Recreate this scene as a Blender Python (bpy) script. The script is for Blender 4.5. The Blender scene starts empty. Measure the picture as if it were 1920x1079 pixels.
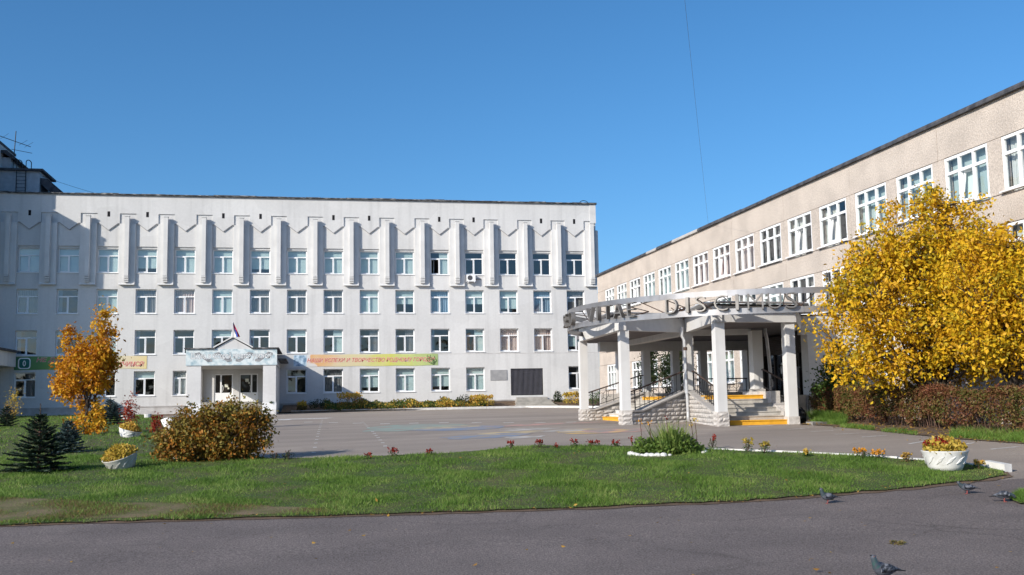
import bpy, bmesh, math, random
import numpy as np
from mathutils import Vector, Matrix
from mathutils.geometry import tessellate_polygon

random.seed(7)
rng = np.random.default_rng(11)
S = bpy.context.scene
COL = S.collection

# ------------------------------------------------------------------ camera
cam_d = bpy.data.cameras.new('camera')
cam = bpy.data.objects.new('camera', cam_d)
COL.objects.link(cam)
cam_d.sensor_width = 36.0
cam_d.lens = 36.208
cam_d.clip_start = 0.1
cam_d.clip_end = 6000
cam.matrix_world = Matrix(((0.98161, -0.00345, -0.19086, 0.0),
                           (-0.19007, -0.11036, -0.97555, 0.0),
                           (-0.01769, 0.99389, -0.10898, 1.85),
                           (0, 0, 0, 1)))
S.camera = cam

# ------------------------------------------------------------------ light
SUN_AZ = math.radians(55)      # the light travels toward +X, +Y
SUN_EL = math.radians(25)
world = bpy.data.worlds.new('World')
S.world = world
world.use_nodes = True
wn = world.node_tree
wn.nodes.clear()
sky = wn.nodes.new('ShaderNodeTexSky')
sky.sky_type = 'NISHITA'
sky.sun_disc = False
sky.sun_elevation = SUN_EL
sky.sun_rotation = SUN_AZ + math.pi
sky.altitude = 100
sky.air_density = 0.9
sky.dust_density = 1.5
sky.ozone_density = 7.0
bg = wn.nodes.new('ShaderNodeBackground')
bg.inputs['Strength'].default_value = 0.15
wo = wn.nodes.new('ShaderNodeOutputWorld')
hs = wn.nodes.new('ShaderNodeHueSaturation')
hs.inputs['Saturation'].default_value = 1.09
hs.inputs['Hue'].default_value = 0.493
wn.links.new(sky.outputs[0], hs.inputs['Color'])
wn.links.new(hs.outputs[0], bg.inputs[0])
wn.links.new(bg.outputs[0], wo.inputs[0])

sun_d = bpy.data.lights.new('sun', 'SUN')
sun_d.energy = 5.0
sun_d.angle = math.radians(0.53)
sun_d.color = (1.0, 0.92, 0.79)
sun = bpy.data.objects.new('sun', sun_d)
COL.objects.link(sun)
ld = Vector((math.sin(SUN_AZ) * math.cos(SUN_EL), math.cos(SUN_AZ) * math.cos(SUN_EL), -math.sin(SUN_EL)))
sun.rotation_euler = (-ld).to_track_quat('Z', 'Y').to_euler()
sun.location = (-40, -40, 40)

S.view_settings.view_transform = 'Standard'
S.view_settings.look = 'None'
S.view_settings.exposure = 0.10
S.view_settings.gamma = 1.0
S.view_settings.use_curve_mapping = False
S.render.engine = 'CYCLES'
S.cycles.max_bounces = 8
S.cycles.transparent_max_bounces = 12

# ------------------------------------------------------------------ helpers
def link(o):
    COL.objects.link(o)
    return o

def tag(o, label=None, cat=None, group=None, kind=None):
    if label: o['label'] = label
    if cat: o['category'] = cat
    if group: o['group'] = group
    if kind: o['kind'] = kind
    return o

def thing(name, loc, label, cat, group=None, rz=0.0):
    o = bpy.data.objects.new(name, None)
    o.empty_display_size = 0.2
    o.location = loc
    o.rotation_euler = (0, 0, rz)
    link(o)
    return tag(o, label, cat, group)

def put(name, me, parent=None, loc=(0, 0, 0), rot=(0, 0, 0), world=False):
    """link a mesh as an object; world=True: its vertices are in world space, its parent unrotated"""
    o = bpy.data.objects.new(name, me)
    link(o)
    if parent is not None:
        o.parent = parent
        if world:
            t = Vector((0, 0, 0)); p = parent
            while p is not None:
                t += p.location; p = p.parent
            o.location = -t
        else:
            o.location = loc
    else:
        o.location = loc
    if not world:
        o.rotation_euler = rot
    return o

class MB:
    def __init__(self):
        self.v = []; self.f = []; self.m = []
    def quad(self, *p, m=0):
        n = len(self.v)
        self.v += [tuple(q) for q in p]
        self.f.append(tuple(range(n, n + len(p)))); self.m.append(m)
        return self
    def box(self, x0, x1, y0, y1, z0, z1, m=0):
        if x0 > x1: x0, x1 = x1, x0
        if y0 > y1: y0, y1 = y1, y0
        if z0 > z1: z0, z1 = z1, z0
        n = len(self.v)
        self.v += [(x0, y0, z0), (x1, y0, z0), (x1, y1, z0), (x0, y1, z0), (x0, y0, z1), (x1, y0, z1), (x1, y1, z1), (x0, y1, z1)]
        for q in ((0, 3, 2, 1), (4, 5, 6, 7), (0, 1, 5, 4), (1, 2, 6, 5), (2, 3, 7, 6), (3, 0, 4, 7)):
            self.f.append(tuple(n + i for i in q)); self.m.append(m)
        return self
    def prism(self, poly, axis, c0, c1, m=0):
        """polygon in the other two axes, extruded along axis ('x': (y,z), 'y': (x,z), 'z': (x,y))"""
        def P(a, b, c):
            return {'x': (c, a, b), 'y': (a, c, b), 'z': (a, b, c)}[axis]
        n = len(self.v); k = len(poly)
        self.v += [P(a, b, c0) for a, b in poly] + [P(a, b, c1) for a, b in poly]
        area = sum(poly[i][0] * poly[(i + 1) % k][1] - poly[(i + 1) % k][0] * poly[i][1] for i in range(k))
        flip = (area > 0) == (axis != 'y')
        if c1 < c0: flip = not flip
        bot = tuple(range(n, n + k)); top = tuple(range(n + k, n + 2 * k))
        self.f.append(bot[::-1] if flip else bot); self.m.append(m)
        self.f.append(top if flip else top[::-1]); self.m.append(m)
        for i in range(k):
            j = (i + 1) % k
            q = (n + i, n + j, n + k + j, n + k + i)
            self.f.append(q if flip else q[::-1]); self.m.append(m)
        return self
    def tube(self, pts, r, n=6, m=0, cap=True):
        pts = [Vector(p) for p in pts]
        rs = r if isinstance(r, (list, tuple)) else [r] * len(pts)
        base = len(self.v)
        t = (pts[1] - pts[0]).normalized()
        a = t.cross(Vector((0, 0, 1)))
        if a.length < 1e-3: a = t.cross(Vector((1, 0, 0)))
        a.normalize()
        for i, p in enumerate(pts):
            if i == 0: t = pts[1] - pts[0]
            elif i == len(pts) - 1: t = pts[-1] - pts[-2]
            else: t = pts[i + 1] - pts[i - 1]
            t.normalize()
            a = (a - t * a.dot(t)).normalized()
            b = t.cross(a)
            for k in range(n):
                ang = 2 * math.pi * k / n
                self.v.append(tuple(p + (a * math.cos(ang) + b * math.sin(ang)) * rs[i]))
        for i in range(len(pts) - 1):
            for k in range(n):
                k2 = (k + 1) % n
                self.f.append((base + i * n + k, base + i * n + k2, base + (i + 1) * n + k2, base + (i + 1) * n + k)); self.m.append(m)
        if cap:
            self.f.append(tuple(base + k for k in range(n))[::-1]); self.m.append(m)
            e = base + (len(pts) - 1) * n
            self.f.append(tuple(e + k for k in range(n))); self.m.append(m)
        return self
    def lathe(self, prof, n=24, c=(0, 0, 0), m=0, wob=0.0):
        base = len(self.v)
        for i, (r, z) in enumerate(prof):
            for k in range(n):
                a = 2 * math.pi * k / n
                rr = r * (1 + (random.uniform(-wob, wob) if wob else 0))
                self.v.append((c[0] + rr * math.cos(a), c[1] + rr * math.sin(a), c[2] + z))
        for i in range(len(prof) - 1):
            for k in range(n):
                k2 = (k + 1) % n
                self.f.append((base + i * n + k, base + i * n + k2, base + (i + 1) * n + k2, base + (i + 1) * n + k)); self.m.append(m)
        return self
    def mesh(self, name, mats, smooth=False):
        me = bpy.data.meshes.new(name)
        me.from_pydata(self.v, [], self.f)
        if not isinstance(mats, (list, tuple)): mats = [mats]
        for mt in mats: me.materials.append(mt)
        if len(mats) > 1: me.polygons.foreach_set('material_index', self.m)
        if smooth: me.polygons.foreach_set('use_smooth', [True] * len(me.polygons))
        me.update()
        return me

def world_part(name, mb, mats, parent=None, smooth=False):
    return put(name, mb.mesh(name, mats, smooth), parent, world=True)

# ------------------------------------------------------------------ materials
def mat(name, col, col2=None, streak=0.0, cracks=0.0, specks=0.0, scale=3.0, rough=0.8, spec=0.3, bump=0.0, bscale=60.0, stretch=(1, 1, 1), detail=6.0, metallic=0.0, fine=0.0, fscale=80.0, lo=0.35, hi=0.65):
    m = bpy.data.materials.new(name)
    m.use_nodes = True
    nt = m.node_tree; N = nt.nodes; L = nt.links
    b = N['Principled BSDF']
    b.inputs['Roughness'].default_value = rough
    b.inputs['Specular IOR Level'].default_value = spec
    b.inputs['Metallic'].default_value = metallic
    c2 = col2 or tuple(c * 0.82 for c in col)
    geo = N.new('ShaderNodeNewGeometry')
    mp = N.new('ShaderNodeMapping'); mp.inputs['Scale'].default_value = stretch
    L.new(geo.outputs['Position'], mp.inputs['Vector'])
    n = N.new('ShaderNodeTexNoise'); n.inputs['Scale'].default_value = scale; n.inputs['Detail'].default_value = detail
    L.new(mp.outputs[0], n.inputs['Vector'])
    mr = N.new('ShaderNodeMapRange'); mr.inputs['From Min'].default_value = lo; mr.inputs['From Max'].default_value = hi
    L.new(n.outputs['Fac'], mr.inputs['Value'])
    mx = N.new('ShaderNodeMix'); mx.data_type = 'RGBA'
    mx.inputs['A'].default_value = (*col, 1); mx.inputs['B'].default_value = (*c2, 1)
    L.new(mr.outputs[0], mx.inputs['Factor'])
    out = mx.outputs['Result']
    if fine:
        n2 = N.new('ShaderNodeTexNoise'); n2.inputs['Scale'].default_value = fscale; n2.inputs['Detail'].default_value = 3
        L.new(geo.outputs['Position'], n2.inputs['Vector'])
        mr2 = N.new('ShaderNodeMapRange'); mr2.inputs['From Min'].default_value = 0.3; mr2.inputs['From Max'].default_value = 0.7
        mr2.inputs['To Min'].default_value = 1 - fine; mr2.inputs['To Max'].default_value = 1 + fine
        L.new(n2.outputs['Fac'], mr2.inputs['Value'])
        mu = N.new('ShaderNodeMix'); mu.data_type = 'RGBA'; mu.blend_type = 'MULTIPLY'; mu.inputs['Factor'].default_value = 1
        L.new(out, mu.inputs['A']); L.new(mr2.outputs[0], mu.inputs['B'])
        out = mu.outputs['Result']
    def mul(fac):
        mu_ = N.new('ShaderNodeMix'); mu_.data_type = 'RGBA'; mu_.blend_type = 'MULTIPLY'; mu_.inputs['Factor'].default_value = 1
        L.new(out, mu_.inputs['A']); L.new(fac, mu_.inputs['B'])
        return mu_.outputs['Result']
    def rng_(val, a, b_, c, d):
        r_ = N.new('ShaderNodeMapRange'); r_.inputs['From Min'].default_value = a; r_.inputs['From Max'].default_value = b_
        r_.inputs['To Min'].default_value = c; r_.inputs['To Max'].default_value = d
        L.new(val, r_.inputs['Value']); return r_.outputs[0]
    if streak:       # rain streaks running down the wall, and repainted patches
        m3 = N.new('ShaderNodeMapping'); m3.inputs['Scale'].default_value = (2.6, 2.6, 0.13)
        L.new(geo.outputs['Position'], m3.inputs['Vector'])
        n3 = N.new('ShaderNodeTexNoise'); n3.inputs['Scale'].default_value = 1.0; n3.inputs['Detail'].default_value = 5
        L.new(m3.outputs[0], n3.inputs['Vector'])
        out = mul(rng_(n3.outputs['Fac'], .52, .74, 1.0, 1 - streak))
        n4 = N.new('ShaderNodeTexVoronoi'); n4.inputs['Scale'].default_value = .33
        m4 = N.new('ShaderNodeMapping'); m4.inputs['Scale'].default_value = (1, 1, 1.9); m4.inputs['Location'].default_value = (3.1, 0, 1.3)
        L.new(geo.outputs['Position'], m4.inputs['Vector']); L.new(m4.outputs[0], n4.inputs['Vector'])
        sx = N.new('ShaderNodeSeparateColor'); L.new(n4.outputs['Color'], sx.inputs[0])
        out = mul(rng_(sx.outputs[0], 0, 1, 1 - streak * .45, 1 + streak * .1))
    if cracks:       # wandering cracks and old patches in the asphalt
        nd = N.new('ShaderNodeTexNoise'); nd.inputs['Scale'].default_value = .8; nd.inputs['Detail'].default_value = 6
        L.new(geo.outputs['Position'], nd.inputs['Vector'])
        ml = N.new('ShaderNodeMix'); ml.data_type = 'VECTOR'; ml.inputs['Factor'].default_value = .42
        L.new(geo.outputs['Position'], ml.inputs['A']); L.new(nd.outputs['Color'], ml.inputs['B'])
        vo = N.new('ShaderNodeTexVoronoi'); vo.feature = 'DISTANCE_TO_EDGE'; vo.inputs['Scale'].default_value = .42
        L.new(ml.outputs['Result'], vo.inputs['Vector'])
        nm = N.new('ShaderNodeTexNoise'); nm.inputs['Scale'].default_value = .35; L.new(geo.outputs['Position'], nm.inputs['Vector'])
        cr = rng_(vo.outputs['Distance'], .002, .011, 1, 0); mk = rng_(nm.outputs['Fac'], .48, .60, 0, 1)
        mm = N.new('ShaderNodeMath'); mm.operation = 'MULTIPLY'; L.new(cr, mm.inputs[0]); L.new(mk, mm.inputs[1])
        out = mul(rng_(mm.outputs[0], 0, 1, 1, 1 - cracks))
        vp = N.new('ShaderNodeTexVoronoi'); vp.inputs['Scale'].default_value = .16; L.new(ml.outputs['Result'], vp.inputs['Vector'])
        sp_ = N.new('ShaderNodeSeparateColor'); L.new(vp.outputs['Color'], sp_.inputs[0])
        out = mul(rng_(sp_.outputs[0], 0, 1, .90, 1.06))
    if specks:       # pale grit
        vs_ = N.new('ShaderNodeTexVoronoi'); vs_.inputs['Scale'].default_value = 16; L.new(geo.outputs['Position'], vs_.inputs['Vector'])
        s2_ = N.new('ShaderNodeSeparateColor'); L.new(vs_.outputs['Color'], s2_.inputs[0])
        a_ = rng_(vs_.outputs['Distance'], .10, .22, 1, 0); b2_ = rng_(s2_.outputs[0], .70, .95, 0, 1)
        m5 = N.new('ShaderNodeMath'); m5.operation = 'MULTIPLY'; L.new(a_, m5.inputs[0]); L.new(b2_, m5.inputs[1])
        out = mul(rng_(m5.outputs[0], 0, 1, 1, 1 + specks))
    L.new(out, b.inputs['Base Color'])
    if bump:
        nb = N.new('ShaderNodeTexNoise'); nb.inputs['Scale'].default_value = bscale; nb.inputs['Detail'].default_value = 5
        L.new(geo.outputs['Position'], nb.inputs['Vector'])
        bp = N.new('ShaderNodeBump'); bp.inputs['Strength'].default_value = bump; bp.inputs['Distance'].default_value = 0.02
        L.new(nb.outputs['Fac'], bp.inputs['Height'])
        L.new(bp.outputs[0], b.inputs['Normal'])
    return m

def leaf_mat(name, cols, trans=0.35, rough=0.55):
    """each leaf (mesh island) takes its own colour from the ramp"""
    m = bpy.data.materials.new(name)
    m.use_nodes = True
    nt = m.node_tree; N = nt.nodes; L = nt.links
    b = N['Principled BSDF']; out = N['Material Output']
    b.inputs['Roughness'].default_value = rough
    b.inputs['Specular IOR Level'].default_value = 0.25
    geo = N.new('ShaderNodeNewGeometry')
    r = N.new('ShaderNodeValToRGB'); r.color_ramp.interpolation = 'LINEAR'
    e = r.color_ramp.elements
    while len(e) < len(cols): e.new(0.5)
    for i, c in enumerate(cols):
        e[i].position = i / (len(cols) - 1); e[i].color = (*c, 1)
    # patches of neighbouring leaves share a turn of colour
    n = N.new('ShaderNodeTexNoise'); n.inputs['Scale'].default_value = 0.9; n.inputs['Detail'].default_value = 2
    L.new(geo.outputs['Position'], n.inputs['Vector'])
    mr = N.new('ShaderNodeMapRange'); mr.inputs['From Min'].default_value = 0.35; mr.inputs['From Max'].default_value = 0.65
    L.new(n.outputs['Fac'], mr.inputs['Value'])
    ad = N.new('ShaderNodeMix'); ad.data_type = 'FLOAT'; ad.inputs['Factor'].default_value = 0.42
    L.new(geo.outputs['Random Per Island'], ad.inputs['A']); L.new(mr.outputs[0], ad.inputs['B'])
    L.new(ad.outputs['Result'], r.inputs['Fac'])
    L.new(r.outputs['Color'], b.inputs['Base Color'])
    t = N.new('ShaderNodeBsdfTranslucent')
    L.new(r.outputs['Color'], t.inputs['Color'])
    mx = N.new('ShaderNodeMixShader'); mx.inputs['Fac'].default_value = trans
    L.new(b.outputs[0], mx.inputs[1]); L.new(t.outputs[0], mx.inputs[2])
    L.new(mx.outputs[0], out.inputs['Surface'])
    return m

def glass_mat(name, ior=2.3, tint=(0.86, 0.9, 0.9)):
    m = bpy.data.materials.new(name); m.use_nodes = True
    nt = m.node_tree; N = nt.nodes; L = nt.links
    N.remove(N['Principled BSDF']); out = N['Material Output']
    tr = N.new('ShaderNodeBsdfTransparent'); tr.inputs['Color'].default_value = (*tint, 1)
    gl = N.new('ShaderNodeBsdfGlossy'); gl.inputs['Roughness'].default_value = 0.012
    fr = N.new('ShaderNodeFresnel')
    gb = N.new('ShaderNodeNewGeometry'); ib = N.new('ShaderNodeMix'); ib.data_type = 'FLOAT'   # a thin pane reflects alike from both sides
    ib.inputs['A'].default_value = ior; ib.inputs['B'].default_value = 1 / ior
    L.new(gb.outputs['Backfacing'], ib.inputs['Factor']); L.new(ib.outputs['Result'], fr.inputs['IOR'])
    # panes are never quite flat
    geo = N.new('ShaderNodeNewGeometry')
    nz = N.new('ShaderNodeTexNoise'); nz.inputs['Scale'].default_value = 1.1; nz.inputs['Detail'].default_value = 1
    L.new(geo.outputs['Position'], nz.inputs['Vector'])
    bp = N.new('ShaderNodeBump'); bp.inputs['Strength'].default_value = 0.12; bp.inputs['Distance'].default_value = 0.12
    L.new(nz.outputs['Fac'], bp.inputs['Height']); L.new(bp.outputs[0], gl.inputs['Normal'])
    mx = N.new('ShaderNodeMixShader')
    L.new(fr.outputs[0], mx.inputs['Fac']); L.new(tr.outputs[0], mx.inputs[1]); L.new(gl.outputs[0], mx.inputs[2])
    L.new(mx.outputs[0], out.inputs['Surface'])
    return m

def ramp_mat(name, axis, x0, x1, stops, noise=0.25, nscale=2.0, rough=0.6):
    """flat print: colour along one world axis, mottled by noise"""
    m = bpy.data.materials.new(name); m.use_nodes = True
    nt = m.node_tree; N = nt.nodes; L = nt.links
    b = N['Principled BSDF']; b.inputs['Roughness'].default_value = rough
    geo = N.new('ShaderNodeNewGeometry'); sp = N.new('ShaderNodeSeparateXYZ')
    L.new(geo.outputs['Position'], sp.inputs[0])
    mr = N.new('ShaderNodeMapRange'); mr.inputs['From Min'].default_value = x0; mr.inputs['From Max'].default_value = x1
    L.new(sp.outputs[axis], mr.inputs['Value'])
    n = N.new('ShaderNodeTexNoise'); n.inputs['Scale'].default_value = nscale; n.inputs['Detail'].default_value = 3
    L.new(geo.outputs['Position'], n.inputs['Vector'])
    m1 = N.new('ShaderNodeMath'); m1.operation = 'MULTIPLY_ADD'; m1.inputs[1].default_value = noise; m1.inputs[2].default_value = -noise * 0.5
    L.new(n.outputs['Fac'], m1.inputs[0])
    ad = N.new('ShaderNodeMath'); ad.operation = 'ADD'
    L.new(mr.outputs[0], ad.inputs[0]); L.new(m1.outputs[0], ad.inputs[1])
    r = N.new('ShaderNodeValToRGB'); e = r.color_ramp.elements
    while len(e) < len(stops): e.new(0.5)
    for i, (p, c) in enumerate(stops): e[i].position = p; e[i].color = (*c, 1)
    L.new(ad.outputs[0], r.inputs['Fac']); L.new(r.outputs['Color'], b.inputs['Base Color'])
    return m

M = {}
M['plaster'] = mat('white_plaster', (0.625, 0.622, 0.624), (0.572, 0.570, 0.574), streak=0.12, scale=0.5, rough=0.9, spec=0.15, bump=0.25, bscale=35, stretch=(1, 1, 0.35), fine=0.03, fscale=6)
M['plaster_trim'] = mat('white_plaster_trim', (0.645, 0.643, 0.645), (0.59, 0.588, 0.59), streak=0.10, scale=1.2, rough=0.9, spec=0.15)
M['plinth'] = mat('grey_plinth', (0.52, 0.51, 0.51), (0.36, 0.34, 0.33), scale=1.2, rough=0.9, bump=0.4)
M['pvc'] = mat('white_frame', (0.84, 0.85, 0.87), (0.79, 0.80, 0.82), scale=2, rough=0.35, spec=0.5)
M['glass'] = glass_mat('window_glass')
M['dark_glass'] = glass_mat('door_glass', 1.6, (0.5, 0.5, 0.5))
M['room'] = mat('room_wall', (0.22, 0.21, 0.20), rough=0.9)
M['blind'] = mat('pale_blind', (0.52, 0.62, 0.62), (0.46, 0.57, 0.58), scale=2, rough=0.9)
M['curtain_grey'] = mat('grey_curtain', (0.30, 0.29, 0.29), (0.20, 0.19, 0.2), scale=3, rough=0.9, stretch=(6, 6, 0.3))
M['curtain_blue'] = mat('blue_curtain', (0.30, 0.42, 0.52), (0.22, 0.32, 0.45), scale=3, rough=0.9, stretch=(6, 6, 0.3))
M['curtain_rose'] = mat('rose_curtain', (0.50, 0.34, 0.33), (0.62, 0.52, 0.48), scale=4, rough=0.9, stretch=(6, 6, 0.2))
M['curtain_white'] = mat('white_curtain', (0.72, 0.72, 0.70), (0.56, 0.58, 0.58), scale=3, rough=0.9, stretch=(6, 6, 0.3))
M['roofing'] = mat('bitumen_roofing', (0.035, 0.037, 0.045), (0.10, 0.10, 0.11), scale=2.5, rough=0.8, bump=0.4, bscale=10)
M['flashing'] = mat('worn_flashing', (0.06, 0.06, 0.065), (0.34, 0.34, 0.34), scale=2.2, rough=0.7, stretch=(1, 1, 6), lo=0.5, hi=0.62)
M['panel'] = mat('pebble_dash_panel', (0.540, 0.475, 0.422), (0.452, 0.398, 0.355), scale=0.8, rough=0.95, spec=0.1, bump=0.9, bscale=26, fine=0.22, fscale=20)
M['mortar'] = mat('panel_joint', (0.60, 0.57, 0.52), rough=0.9)
M['asphalt'] = mat('courtyard_asphalt', cracks=0.16, specks=0.25, col=(0.350, 0.296, 0.252), col2=(0.280, 0.236, 0.203), scale=0.35, rough=0.85, spec=0.3, bump=0.5, bscale=120, fine=0.16, fscale=55, stretch=(0.6, 2.0, 1))
M['road'] = mat('road_asphalt', cracks=0.20, specks=0.8, col=(0.212, 0.178, 0.166), col2=(0.165, 0.138, 0.130), scale=0.6, rough=0.85, spec=0.3, bump=1.0, bscale=90, fine=0.55, fscale=42)
M['soil'] = mat('bare_soil', (0.17, 0.115, 0.075), (0.10, 0.068, 0.045), scale=2.5, rough=0.95, bump=0.8, bscale=25, fine=0.3, fscale=30)
M['turf'] = mat('turf', (0.055, 0.085, 0.022), (0.095, 0.09, 0.035), scale=1.1, rough=0.95, bump=0.8, bscale=30, fine=0.35, fscale=40)
M['land'] = mat('land', (0.10, 0.11, 0.06), rough=0.95)
M['white_paint'] = mat('whitewash', (0.70, 0.70, 0.69), (0.56, 0.55, 0.53), scale=3, rough=0.8, bump=0.2, bscale=30)
M['line_paint'] = mat('worn_line_paint', (0.80, 0.79, 0.77), (0.45, 0.43, 0.42), scale=5, rough=0.8)
M['black_iron'] = mat('black_iron', (0.018, 0.018, 0.022), rough=0.5, spec=0.4)
M['rail_iron'] = mat('brown_iron', (0.045, 0.035, 0.032), (0.10, 0.06, 0.045), scale=6, rough=0.55)
M['steel'] = mat('grey_sheet_steel', (0.36, 0.36, 0.38), (0.25, 0.24, 0.245), scale=1.4, rough=0.38, spec=0.6, metallic=0.55)
M['zinc'] = mat('zinc_pipe', (0.60, 0.61, 0.63), (0.48, 0.49, 0.52), scale=4, rough=0.4, metallic=0.4)
M['stone'] = mat('split_stone', (0.56, 0.53, 0.50), (0.43, 0.40, 0.38), scale=5, rough=0.95, bump=0.6, bscale=30, fine=0.12, fscale=14)
M['stone_cap'] = mat('stone_coping', (0.47, 0.45, 0.43), (0.38, 0.36, 0.35), scale=3, rough=0.9)
M['step_grey'] = mat('concrete_step', (0.50, 0.47, 0.43), (0.36, 0.34, 0.31), scale=3, rough=0.9, bump=0.4)
M['yellow_paint'] = mat('yellow_step_paint', (0.80, 0.42, 0.035), (0.66, 0.33, 0.03), scale=4, rough=0.6)
M['concrete'] = mat('concrete', (0.40, 0.38, 0.35), (0.28, 0.27, 0.25), scale=2, rough=0.95, bump=0.5)
M['bark'] = mat('bark', (0.075, 0.058, 0.045), (0.035, 0.027, 0.022), scale=12, rough=0.95, bump=1.0, bscale=40, stretch=(1, 1, 0.3))
M['bark_red'] = mat('reddish_stem', (0.13, 0.075, 0.055), (0.07, 0.045, 0.035), scale=10, rough=0.9)
M['birch'] = mat('birch_bark', (0.72, 0.72, 0.72), (0.05, 0.05, 0.06), scale=7, rough=0.8, stretch=(1, 1, 2.2), lo=0.56, hi=0.62)
M['dark_wood'] = mat('dark_panel', (0.05, 0.04, 0.038), (0.03, 0.025, 0.025), scale=6, rough=0.5)

# ------------------------------------------------------------------ ground heights
_GY = [-60, 14, 18, 22, 25, 33, 40, 50, 75, 80, 84, 90, 400]
_GL = [0, 0, .10, .22, .32, .55, .70, .85, 1.14, 1.20, 1.28, 1.38, 1.38]
_GR = [0, 0, .25, .55, .75, .90, .94, .99, 1.14, 1.20, 1.28, 1.38, 1.38]
_yy = np.arange(-60, 400, .5); _k = np.hanning(11); _k /= _k.sum()
def _sm(t):
    return np.convolve(np.pad(np.interp(_yy, _GY, t), 5, mode='edge'), _k, 'valid')
_zl, _zr = _sm(_GL), _sm(_GR)
def gz(x, y):
    t = np.clip((np.asarray(x, float) + 4) / 18, 0, 1); t = t * t * (3 - 2 * t)
    return np.interp(y, _yy, _zl) * (1 - t) + np.interp(y, _yy, _zr) * t
def at(x, y, dz=0.0):
    return (x, y, float(gz(x, y)) + dz)

def rough_edge(poly, step=0.4, amp=0.06, closed=True):
    out = []
    k = len(poly)
    for i in range(k if closed else k - 1):
        a = Vector((*poly[i], 0)); b = Vector((*poly[(i + 1) % k], 0))
        n = max(1, int((b - a).length / step))
        for j in range(n):
            p = a.lerp(b, j / n)
            out.append((p.x + random.uniform(-amp, amp), p.y + random.uniform(-amp, amp)))
    return out

def sheet(name, poly, dz, m, parent=None, xstep=2.0, kind=None, label=None, ylist=None):
    """a polygon laid on the ground, cut so that it follows the slope"""
    bm = bmesh.new()
    vs = [bm.verts.new((x, y, 0)) for x, y in poly]
    for q in tessellate_polygon([[Vector((x, y, 0)) for x, y in poly]]):
        try: bm.faces.new([vs[i] for i in q])
        except ValueError: pass
    ys = [p[1] for p in poly]; xs = [p[0] for p in poly]
    if ylist is None:
        ylist = list(np.arange(14, 46, 1.0)) + list(np.arange(46, 92, 4.0))
    for y in ylist:
        if min(ys) < y < max(ys):
            bmesh.ops.bisect_plane(bm, geom=bm.verts[:] + bm.edges[:] + bm.faces[:], plane_co=(0, y, 0), plane_no=(0, 1, 0), dist=1e-5)
    for x in np.arange(-10, 20, xstep):
        if min(xs) < x < max(xs):
            bmesh.ops.bisect_plane(bm, geom=bm.verts[:] + bm.edges[:] + bm.faces[:], plane_co=(x, 0, 0), plane_no=(1, 0, 0), dist=1e-5)
    for v in bm.verts:
        v.co.z = float(gz(v.co.x, v.co.y)) + dz
    bmesh.ops.recalc_face_normals(bm, faces=bm.faces[:])
    for f in bm.faces:
        if f.normal.z < 0: f.normal_flip()
    me = bpy.data.meshes.new(name); bm.to_mesh(me); bm.free()
    me.materials.append(m)
    o = put(name, me, parent, world=True) if parent else put(name, me)
    if kind: o['kind'] = kind
    return o

def in_poly(px, py, poly):
    inside = np.zeros(px.shape, bool)
    k = len(poly)
    for i in range(k):
        x0, y0 = poly[i]; x1, y1 = poly[(i + 1) % k]
        c = ((y0 > py) != (y1 > py))
        with np.errstate(divide='ignore', invalid='ignore'):
            xi = (x1 - x0) * (py - y0) / (y1 - y0) + x0
        inside ^= c & (px < xi)
    return inside

# ------------------------------------------------------------------ leaves
def cards(name, c, d, u, ln, wd, mats, mi=None, fold=0.35):
    """diamond leaves: base c, direction d, side u (unit), length, width; folded along the middle"""
    n = len(c)
    nrm = np.cross(d, u)
    ln = np.asarray(ln).reshape(-1, 1) * np.ones((n, 1)); wd = np.asarray(wd).reshape(-1, 1) * np.ones((n, 1))
    mid = c + d * ln * 0.45 + nrm * (wd * fold * 0.5)
    v = np.stack([c, mid + u * wd * 0.5, c + d * ln, mid - u * wd * 0.5], 1).reshape(-1, 3)
    me = bpy.data.meshes.new(name)
    me.vertices.add(4 * n); me.vertices.foreach_set('co', v.astype(np.float32).ravel())
    b = (np.arange(n) * 4).reshape(-1, 1)
    loops = np.concatenate([b, b + 1, b + 2, b, b + 2, b + 3], 1).ravel()
    me.loops.add(6 * n); me.loops.foreach_set('vertex_index', loops.astype(np.int32))
    me.polygons.add(2 * n)
    me.polygons.foreach_set('loop_start', (np.arange(2 * n) * 3).astype(np.int32))
    if not isinstance(mats, (list, tuple)): mats = [mats]
    for m in mats: me.materials.append(m)
    if mi is not None: me.polygons.foreach_set('material_index', np.repeat(mi, 2).astype(np.int32))
    me.update(calc_edges=True)
    return me

def unit(a):
    return a / np.maximum(np.linalg.norm(a, axis=1, keepdims=True), 1e-9)

def rand_dirs(n):
    return unit(rng.normal(size=(n, 3)))

def leaf_cloud(name, pts, size, mats, droop=0.3, out_from=None, mi=None, aspect=0.55, var=0.35):
    n = len(pts)
    d = rand_dirs(n)
    if out_from is not None: d = unit(d + 0.6 * unit(pts - np.asarray(out_from)))
    d[:, 2] -= droop
    d = unit(d)
    u = unit(np.cross(d, rand_dirs(n)))
    s = size * (1 + rng.uniform(-var, var, n))
    return cards(name, pts, d, u, s, s * aspect, mats, mi)

# ================================================================== setting: ground
D = 84.80          # plane of the white facade
XR = 21.40         # plane of the long panel wall

g = MB(); R_ = 2600.0
g.quad((-R_, -R_, -0.35), (R_, -R_, -0.35), (R_, R_, -0.35), (-R_, R_, -0.35))
put('ground', g.mesh('ground', M['land']))['kind'] = 'structure'

yl = list(np.arange(12, 48, 1.0)) + list(np.arange(48, 92, 3.0))
earth = sheet('earth', [(-70, -30), (45, -30), (45, 110), (-70, 110)], -0.03, M['soil'], kind='structure', ylist=yl, xstep=1.5)

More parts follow.
